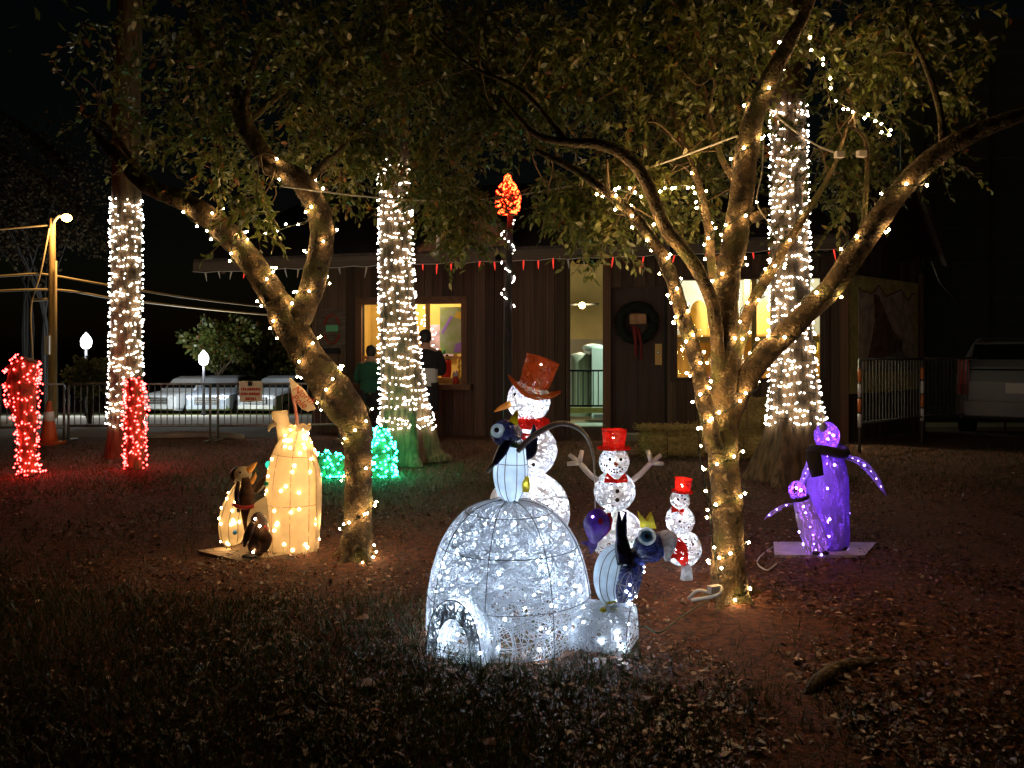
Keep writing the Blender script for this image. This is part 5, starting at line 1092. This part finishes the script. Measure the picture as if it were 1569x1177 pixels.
by_ = thing('penguin_figure', 'tiny dark brown penguin chick standing on the plywood board', 'penguin figure', (*q(392, 855)[:2], .03), 'cream penguins')
Yp = 5.45
bp_ = [q(392, 850), q(394, 838), q(396, 818), q(396, 800), q(393, 790), q(391, 786)]; br_ = [.04, .064, .072, .058, .04, .015]
bo = part('body', tube(bp_, br_, 18, 30), 'dark_brown', by_); part('belly', tube([q(403, 845, -.04), q(405, 825, -.045), q(401, 808, -.04)], [.03, .05, .02], 12, 16, flat=.7), 'brown_fabric', by_)
part('wing', tube([q(388, 800, -.06), q(380, 820, -.07), q(374, 838, -.07)], [.02, .03, .008], 10, 14, flat=.45), 'dark_brown', by_); part('foot', ball(q(382, 852, -.05), .035, 10, 6, (1.5, 1.2, .4)), 'black_fabric', by_)
part('scarf', tube([q(404, 806, -.03), q(409, 815, -.03), q(410, 825, -.03)], [.012, .014, .008], 8, 10), 'red_print', by_)
for a, b in ((391, 795), (398, 806), (388, 846)): piece('bulb', BF, q(a, b, -.075), by_)

# ------------------------------------------------------------------ barricades
BARM = {m: mk_mesh('bar', tube([(0, 0, -.5), (0, 0, .5)], .008, 5), m) for m in ('galv', 'darkmetal')}
def barricade(label, p0, p1, h, lift, nb, m='galv', feet=True, stripes=False):
    p0 = np.asarray(p0, float); p1 = np.asarray(p1, float); c = (p0 + p1) / 2; t = thing('barricade', label, 'barricade', c, 'steel crowd barriers')
    up_ = np.array([0, 0, 1.])
    part('top_rail', tube([p0 + up_ * h, p1 + up_ * h], .018, 8), m, t); part('bottom_rail', tube([p0 + up_ * lift, p1 + up_ * lift], .018, 8), m, t)
    for q_ in (p0, p1):
        po = part('post', tube([q_, q_ + up_ * h], .02, 8), m, t)
        if stripes:
            for k in range(4): part('reflector', tube([q_ + up_ * (h * (.28 + .16 * k)), q_ + up_ * (h * (.42 + .16 * k))], .026, 8), ('white_refl', 'orange_refl')[k % 2], po)
        if feet: part('foot', tube([q_ + (0, -.25, .015), q_ + (0, .25, .015)], .018, 6), m, t)
    for k in range(nb): piece('bar', BARM[m], p0 + (p1 - p0) * (k + 1) / (nb + 1) + up_ * (h + lift) / 2, t, (1, 1, h - lift))
    return t
fz = lambda px, Y: np.array([*P(px, 540, Y)[:2], 0.])
barricade('steel barrier panel behind the red lit stump', fz(-125, 12.8), fz(98, 12.8), .9, .22, 22)
barricade('steel barrier panel behind the leftmost wrapped trunk', fz(105, 12.85), fz(322, 12.9), .9, .24, 22)
bsn = barricade('steel barrier panel carrying the cardboard notice', fz(334, 12.9), fz(520, 13.1), .9, .24, 18)
ns = thing('notice_board', 'tan cardboard notice with three lines of red print on barrier', 'sign', P(384, 600, 12.85))
part('card', prism([P(366, 584, 12.82), P(402, 584, 12.82), P(401, 615, 12.82), P(367, 616, 12.82)], (0, .015, 0)), 'board_print', ns, False); part('clip', box(P(383, 588, 12.8), (.06, .02, .07)), 'black_fabric', ns, False)
for row, (x0, x1, yy) in enumerate(((369, 399, 596.5), (368.5, 400, 603.5), (376, 394, 611))):
    x_ = x0
    while x_ < x1 - 1.5:
        w_ = random.uniform(1.6, 2.8); part('print_stroke', box(P(x_ + w_ / 2, yy + random.uniform(-.3, .3), 12.81), (w_ * .8 / FPX * 12.8, .003, .04)), 'red_print', ns, False); x_ += w_ + (1.2 if random.random() < .15 else .2)
barricade('dark steel barrier with orange reflectors before the mural', np.array([*P(1317, 540, 11.3)[:2], 0]), np.array([*P(1413, 540, 12.4)[:2], 0]), 1.30, .42, 19, 'darkmetal', False, True)
barricade('far steel barrier between mural barrier and parked car', np.array([*P(1416, 540, 13.6)[:2], 0]), np.array([*P(1540, 540, 14.2)[:2], 0]), 1.30, .35, 20, 'darkmetal', False)

# traffic cone
cp = fz(75, 12.4); tcn = thing('traffic_cone', 'orange traffic cone with pale band by the barrier', 'cone', cp)
part('base', box(cp + (0, 0, .02), (.34, .34, .04)), 'cone', tcn, False); part('body', tube([cp + (0, 0, .04), cp + (0, 0, .66)], [.13, .03], 16, 6), 'cone', tcn); part('band', tube([cp + (0, 0, .36), cp + (0, 0, .5)], [.089, .066], 16), 'white_refl', tcn)

# ------------------------------------------------------------------ utility pole, street lamp, wires, park lamps
Yu = 26.; up0 = P(80, 540, Yu); ug = float(gz(0, Yu))
ut = thing('utility_pole', 'wooden utility pole with orange street lamp arm', 'utility pole', (up0[0], Yu, ug))
part('pole', tube([(up0[0], Yu, ug), (up0[0], Yu, P(0, 335, Yu)[2])], [.13, .09], 12, 12), 'polewood', ut)
part('conduit', tube([P(86, 640, Yu - .15), P(86, 400, Yu - .15)], .03, 6), 'cable', ut); part('meter_box', box(P(73, 529, Yu - .2), (.16, .12, .6)), 'frost', ut, False)
part('arm', tube([P(80, 350, Yu), P(84, 338, Yu - .1), P(92, 330, Yu - .2), P(99, 331, Yu - .3)], .045, 8, 14), 'galv', ut); part('cross_bar', tube([P(48, 460, Yu), P(80, 458, Yu)], .05, 6), 'cable', ut)
sl = P(102, 334, Yu - .3); part('lamp_globe', ball(sl, .15, 14, 10, (1, 1, .8)), 'sodium', ut); lamp('lamp_light', sl + (0, -.1, -.28), 360, (1, .6, .22), ut, .15)
for lab, pts in (('upper power line running left from the utility pole', [P(-80, 360, Yu), P(0, 352, Yu), P(78, 345, Yu)]), ('thick pale cable crossing the pole at mid height', [P(-80, 424, Yu), P(0, 423, Yu), P(50, 420, Yu), P(80, 422, Yu), P(160, 436, Yu + 1), P(300, 458, Yu + 4), P(450, 475, Yu + 9)]), ('lower pale cable below the thick one', [P(-80, 450, Yu), P(80, 444, Yu), P(180, 458, Yu + 2), P(320, 474, Yu + 6), P(450, 486, Yu + 9)]), ('slack guy cable dropping beside the pole', [P(76, 350, Yu - .1), P(62, 420, Yu - .1), P(48, 470, Yu - .1), P(50, 545, Yu - .2), P(55, 640, Yu - .2)])):
    solo('power_line', tube(pts, .04 if 'cable' in lab and 'guy' not in lab else .025, 6, 40), 'cable', lab, 'cable', pts[0], 'overhead lines')
for lab, px, py, Y in (('white globe park lamp standing beside the wrapped left trunk', 132, 523, 31.), ('white globe park lamp above the parked cars', 312, 549, 33.)):
    c = P(px, py, Y); g0 = float(gz(0, Y)); t = thing('park_lamp', lab, 'lamp', (c[0], Y, g0), 'globe park lamps')
    part('post', tube([(c[0], Y, g0), (c[0], Y, g0 + .5), (c[0], Y, c[2] - .3)], [.1, .06, .045], 10, 14), 'black_fabric', t)
    part('globe', tube([c + (0, 0, -.28), c + (0, 0, -.18), c + (0, 0, .05), c + (0, 0, .2), c + (0, 0, .32)], [.08, .17, .19, .11, .02], 14, 20), 'acorn', t); part('cap', ball(c + (0, 0, .33), .04, 8, 6), 'black_fabric', t)
    lamp('lamp_light', c + (0, -.35, 0), 900, (.85, .95, 1), t, .15)

def bush(name, label, c, r, n, m='leaf_bush', cat='bush', trunk=None, ls=(.08, .16)):
    t = thing(name, label, cat, (c[0], c[1], float(gz(0, c[1]))))
    q = rng.normal(size=(n, 3)); q /= np.linalg.norm(q, axis=1)[:, None]; q *= (rng.uniform(.2, 1, n) ** .5)[:, None]; q *= 1 + .35 * np.sin(q[:, :1] * 7 + q[:, 2:] * 5)
    pos = np.asarray(c) + q * np.asarray(r)
    part('crown', leaves_geo(pos, q + rng.normal(0, .6, (n, 3)), rng.normal(size=(n, 3)) + (0, 0, .6), rng.uniform(*ls, n), rng.uniform(.4, .6, n) * ls[1]), m, t, rnd=rng.uniform(0, 1, n))
    b = np.array([c[0], c[1], float(gz(0, c[1]))])
    for k in range(5): part('trunk' if k == 0 else 'stem', tube([b, (b + c) / 2 + rng.normal(0, .06, 3), np.asarray(c) + rng.normal(size=3) * np.asarray(r) * .5], [(trunk or .04), (trunk or .04) * .6, .01], 6, 10), 'dark' if m == 'leaf_moss' else 'bark_dark', t)
bush('bush', 'olive bush under the park lamp behind the barrier', P(138, 578, 19.5), (.45, .45, .42), 1500, ls=(.06, .13))
bush('background_tree', 'dark tree around the globe lamp above the cars', P(335, 525, 37), (1.4, 1.0, 1.0), 2600, 'leaf', 'tree', .15, (.12, .25))
bush('background_tree', 'dark tree mass behind the parked cars', P(420, 545, 41), (2.6, 1.5, 1.5), 3500, 'leaf', 'tree', .15, (.15, .3))
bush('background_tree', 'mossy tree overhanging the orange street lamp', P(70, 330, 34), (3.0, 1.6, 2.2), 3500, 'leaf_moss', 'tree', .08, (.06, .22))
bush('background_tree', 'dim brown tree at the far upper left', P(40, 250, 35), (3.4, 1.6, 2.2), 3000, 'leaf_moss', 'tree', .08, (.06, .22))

# ------------------------------------------------------------------ vehicles (front towards -Y before turning)
def suv(label, loc, rz, paint, kind='suv', rear=False):
    t = thing('parked_car', label, 'car', loc, 'parked cars')
    W_, L_, H_ = .95, 4.7, 1.72
    # stations along the length: (y, z_low, z_belt, z_top, half width, half width top)
    st = [(-2.33, .42, .78, .80, .78, .72), (-2.25, .32, .92, .96, .90, .84), (-1.9, .28, .98, 1.03, .94, .86), (-1.1, .27, 1.02, 1.10, .95, .84), (-.75, .27, 1.04, 1.22, .95, .80), (-.25, .27, 1.04, 1.62, .95, .74), (.2, .27, 1.04, 1.72, .95, .72), (1.4, .27, 1.05, 1.71, .95, .72), (2.05, .28, 1.05, 1.62, .94, .70), (2.28, .34, 1.0, 1.2, .90, .78), (2.34, .45, .9, .95, .84, .76)]
    V, F = [], []
    for (y_, zl, zb, zt_, hw, ht_) in st:
        V += [(-hw * .92, y_, zl), (-hw, y_, zl + .12), (-hw, y_, zb), (-ht_, y_, zt_ - .03), (-ht_ * .9, y_, zt_), (ht_ * .9, y_, zt_), (ht_, y_, zt_ - .03), (hw, y_, zb), (hw, y_, zl + .12), (hw * .92, y_, zl)]
    n_ = 10; F = [(i * n_ + j, i * n_ + (j + 1) % n_, (i + 1) * n_ + (j + 1) % n_, (i + 1) * n_ + j) for i in range(len(st) - 1) for j in range(n_)] + [tuple(range(n_)), tuple((len(st) - 1) * n_ + j for j in range(n_))[::-1]]
    pl_ = lambda g: (np.asarray(g[0]) + np.asarray(loc), g[1])
    part('body', pl_((np.array(V), F)), paint, t, False)
    part('windshield', pl_((np.array([(-.74, -.78, 1.20), (.74, -.78, 1.20), (.66, -.27, 1.60), (-.66, -.27, 1.60)]), [(0, 1, 2, 3)])), 'carglass', t, False)
    part('rear_window', pl_((np.array([(-.66, 2.09, 1.58), (.66, 2.09, 1.58), (.72, 2.30, 1.14), (-.72, 2.30, 1.14)]), [(0, 1, 2, 3)])), 'carglass', t, False)
    for s_ in (-1, 1):
        part('side_window', pl_((np.array([(s_ * .945, -.55, 1.07), (s_ * .945, 1.95, 1.07), (s_ * .745, 1.75, 1.64), (s_ * .765, -.1, 1.60)]), [(0, 1, 2, 3)])), 'carglass', t, False)
        part('headlight', pl_(ball((s_ * .70, -2.24, .82), .15, 12, 8, (1.15, .55, .62))), 'headlight', t); part('taillight', pl_(box((s_ * .80, 2.27, 1.02), (.17, .14, .6))), 'tail', t, False)
        part('mirror', pl_(ball((s_ * 1.03, -.55, 1.12), .1, 10, 8, (1, .6, .8))), paint, t); part('fog_lamp', pl_(ball((s_ * .66, -2.36, .50), .06, 8, 6, (1, .5, 1))), 'headlight', t)
        for y_ in (-1.45, 1.45):
            w_ = part('wheel', pl_(tube([(s_ * .74, y_, .35), (s_ * .97, y_, .35)], .35, 20)), 'tyre', t, False); part('rim', pl_(tube([(s_ * .9, y_, .35), (s_ * .985, y_, .35)], .22, 14)), 'chrome', w_, False)
    gr_ = part('grille', pl_(box((0, -2.34, .74), (1.0, .04, .28))), 'black_fabric', t, False)
    for k in range(4): part('grille_slat', pl_(box((0, -2.37, .64 + .07 * k), (.98, .03, .03))), 'chrome', gr_, False)
    part('bumper', pl_(box((0, -2.36, .47), (1.62, .1, .16))), 'chrome' if isinstance(paint, str) and paint == 'cargrey' else paint, t, False); part('bumper', pl_(box((0, 2.38, .5), (1.7, .12, .24))), paint, t, False)
    part('plate', pl_(box((0, 2.41, .85), (.34, .02, .17))), 'frost', t, False)
    t.rotation_euler = (0, 0, rz)
    return t
def car_at(px, Y): q_ = P(px, 540, Y); return (q_[0], Y, float(gz(0, Y)) + .01)
suv('white parked car with headlight lit nearest the wrapped left trunk', car_at(292, 37.5), R(-14), 'carwhite')
suv('silver blue parked car between two others behind the barrier', car_at(341, 36.5), R(4), 'carsilver')
suv('grey parked car with bright slatted grille behind the notice', car_at(430, 36.8), R(-10), 'cargrey')
suv('pale car with red tail light at the right edge', (9.78, 15.37, float(gz(0, 15.37)) + .02), R(143), mat('car_dimmed', (.2, .2, .2), .3))  # pale car given darker grey paint to stand in for dim light

# ------------------------------------------------------------------ hay bales
def bale(label, c, s, rz):
    t = thing('hay_bale', label, 'hay bale', (c[0], c[1], 0), 'hay bales before the window')
    V, F = [], []
    nx_, ny_, nz_ = 12, 7, 6; g = []
    bv, bf = ball((0, 0, 0), 1., 28, 18); bv = np.sign(bv) * np.abs(bv) ** .42; bv *= np.asarray(s) * .5 * (1 + .05 * rng.normal(size=(len(bv), 1))); cc, ss = math.cos(rz), math.sin(rz)
    part('body', (bv @ np.array([[cc, ss, 0], [-ss, cc, 0], [0, 0, 1]]) + np.asarray(c), bf), 'hay', t)
    n_ = 2200; q = rng.uniform(-.5, .5, (n_, 3)); ax_ = rng.choice(3, n_, p=[.2, .4, .4]); q[np.arange(n_), ax_] = np.sign(rng.normal(size=n_)) * .505; q[:, 2] = np.where(rng.uniform(size=n_) < .3, .505, q[:, 2]); q *= s
    d = rng.normal(size=(n_, 3)) * (.09, .06, .05); c_, s_ = math.cos(rz), math.sin(rz); Rm = np.array([[c_, s_, 0], [-s_, c_, 0], [0, 0, 1]])
    pth = np.stack([q - d * .5, q + rng.normal(0, .008, (n_, 3)), q + d * .5], 1) @ Rm + np.asarray(c)
    part('straw', multi_tube(pth, .0045), 'hay', t, kind='stuff')
    for f in (-.22, .22):
        lp = np.array([(f * s[0], a * s[1] * .515, b_ * s[2] * .53) for a, b_ in ((-1, -1), (1, -1), (1, 1), (-1, 1), (-1, -1))]) * (1, 1, 1) @ Rm + np.asarray(c); part('twine', tube(lp, .006, 4), 'trim', t)
b0 = G(1045, 702); bale('low hay bale lying left of the right tree trunk', (b0[0], b0[1] + .25, .19), (.95, .5, .38), .05)
b0 = G(1160, 706); bale('lower hay bale in the stack right of the tree trunk', (b0[0], b0[1] + .3, .19), (.6, .5, .38), -.1); bale('upper hay bale topping the stack right of the tree trunk', (b0[0] - .02, b0[1] + .3, .57), (.56, .48, .36), .1)

# ------------------------------------------------------------------ people at the serving window
def person(label, foot, h, shirt, pants, top_col2=None, short=True, seed=0, lean=.0):
    k = h / 1.75; f = np.asarray(foot, float); t = thing('person', label, 'person', f)
    X_ = lambda x, y, z: f + np.array([x, y, z]) * k
    vs_ = [X_(0, 0, .95), X_(0, .01 + lean, 1.15), X_(0, .03 + lean, 1.38), X_(0, .05 + lean, 1.50), X_(0, .08 + lean, 1.58), X_(0, .10 + lean, 1.68)]; rs = [.15, .15, .16, .06, .085, .075]
    ed_ = [(0, 1), (1, 2), (2, 3), (3, 4), (4, 5)]
    for s_ in (-1, 1):
        i = len(vs_); vs_ += [X_(s_ * .19, .04 + lean, 1.40), X_(s_ * .26, .06 + lean, 1.14), X_(s_ * .20, .30 + lean, 1.06), X_(s_ * .17, .38 + lean, 1.05)]; rs += [.065, .05, .038, .03]; ed_ += [(2, i), (i, i + 1), (i + 1, i + 2), (i + 2, i + 3)]
        for fg_ in range(5):
            j = len(vs_); bx_ = s_ * .17 + (fg_ - 2) * .018; vs_ += [X_(bx_, .42 + lean, 1.05), X_(bx_ + (-s_ * .03 if fg_ == (0 if s_ > 0 else 4) else 0), .455 + lean, 1.035)]; rs += [.009, .008]; ed_ += [(i + 3, j), (j, j + 1)]
        i = len(vs_); vs_ += [X_(s_ * .10, 0, .88), X_(s_ * .11, .0, .50), X_(s_ * .11, -.02, .10), X_(s_ * .11, .0, .04), X_(s_ * .12, .14, .03)]; rs += [.095, .06, .04, .042, .032]; ed_ += [(0, i), (i, i + 1), (i + 1, i + 2), (i + 2, i + 3), (i + 3, i + 4)]
    me = bpy.data.meshes.new('body'); me.from_pydata([tuple(v - f) for v in vs_], ed_, []); o = link(bpy.data.objects.new('body', me)); o.parent = t; BASE[o.name] = f
    md = o.modifiers.new('skin', 'SKIN'); md.use_smooth_shade = True
    for i, r_ in enumerate(rs): me.skin_vertices[0].data[i].radius = (r_ * k, r_ * k)
    me.skin_vertices[0].data[0].use_root = True
    o.modifiers.new('sub', 'SUBSURF').levels = 1; o.modifiers['sub'].render_levels = 2; me.materials.append(M['skin'])
    part('upper_shirt', tube([X_(0, .01 + lean * .6, 1.14), X_(0, .02 + lean, 1.25), X_(0, .03 + lean, 1.38), X_(0, .045 + lean, 1.46)], [.21 * k, .225 * k, .215 * k, .08 * k], 18, 18, flat=.68, up=(1, 0, 0)), shirt, t)
    part('lower_shirt', tube([X_(0, -.0, .88), X_(0, .0, 1.0), X_(0, .01 + lean * .6, 1.15)], [.205 * k, .20 * k, .208 * k], 18, 10, flat=.7, up=(1, 0, 0)), top_col2 or shirt, t)
    for s_ in (-1, 1):
        part('sleeve', tube([X_(s_ * .17, .04 + lean, 1.42), X_(s_ * .25, .055 + lean, 1.24), X_(s_ * .265, .08 + lean, 1.12), X_(s_ * .235, .2 + lean, 1.085)], [.08 * k, .075 * k, .065 * k, .055 * k], 10, 14), shirt, t)
        zl = .48 if short else .06
        part('trouser_leg', tube([X_(s_ * .09, 0, .93), X_(s_ * .11, 0, .7), X_(s_ * .12, 0, zl)], [.125 * k, .115 * k, (.10 if short else .07) * k], 12, 12), pants, t)
        part('shoe', tube([X_(s_ * .11, -.07, .045), X_(s_ * .115, .05, .05), X_(s_ * .12, .17, .03)], [.045 * k, .05 * k, .028 * k], 10, 10), 'black_fabric', t)
    part('hair', tube([X_(0, .04 + lean, 1.56), X_(0, .045 + lean, 1.64), X_(0, .07 + lean, 1.72), X_(0, .09 + lean, 1.765)], [.07 * k, .095 * k, .088 * k, .03 * k], 14, 16), 'hair', t)
    for s_ in (-1, 1): part('ear', ball(X_(s_ * .088, .09 + lean, 1.62), .026 * k, 8, 6, (.5, .8, 1.2)), 'skin', t)
    return t
person('person in black and pale grey top and dark shorts at serving window', (*P(651, 540, 12.75)[:2], 0), 1.74, 'black_fabric', 'black_fabric', 'cloth_white')
person('person in green top standing half hidden left of fluted trunk', (*P(568, 540, 13.1)[:2], 0), 1.5, 'cloth_green', 'black_fabric', None, False)
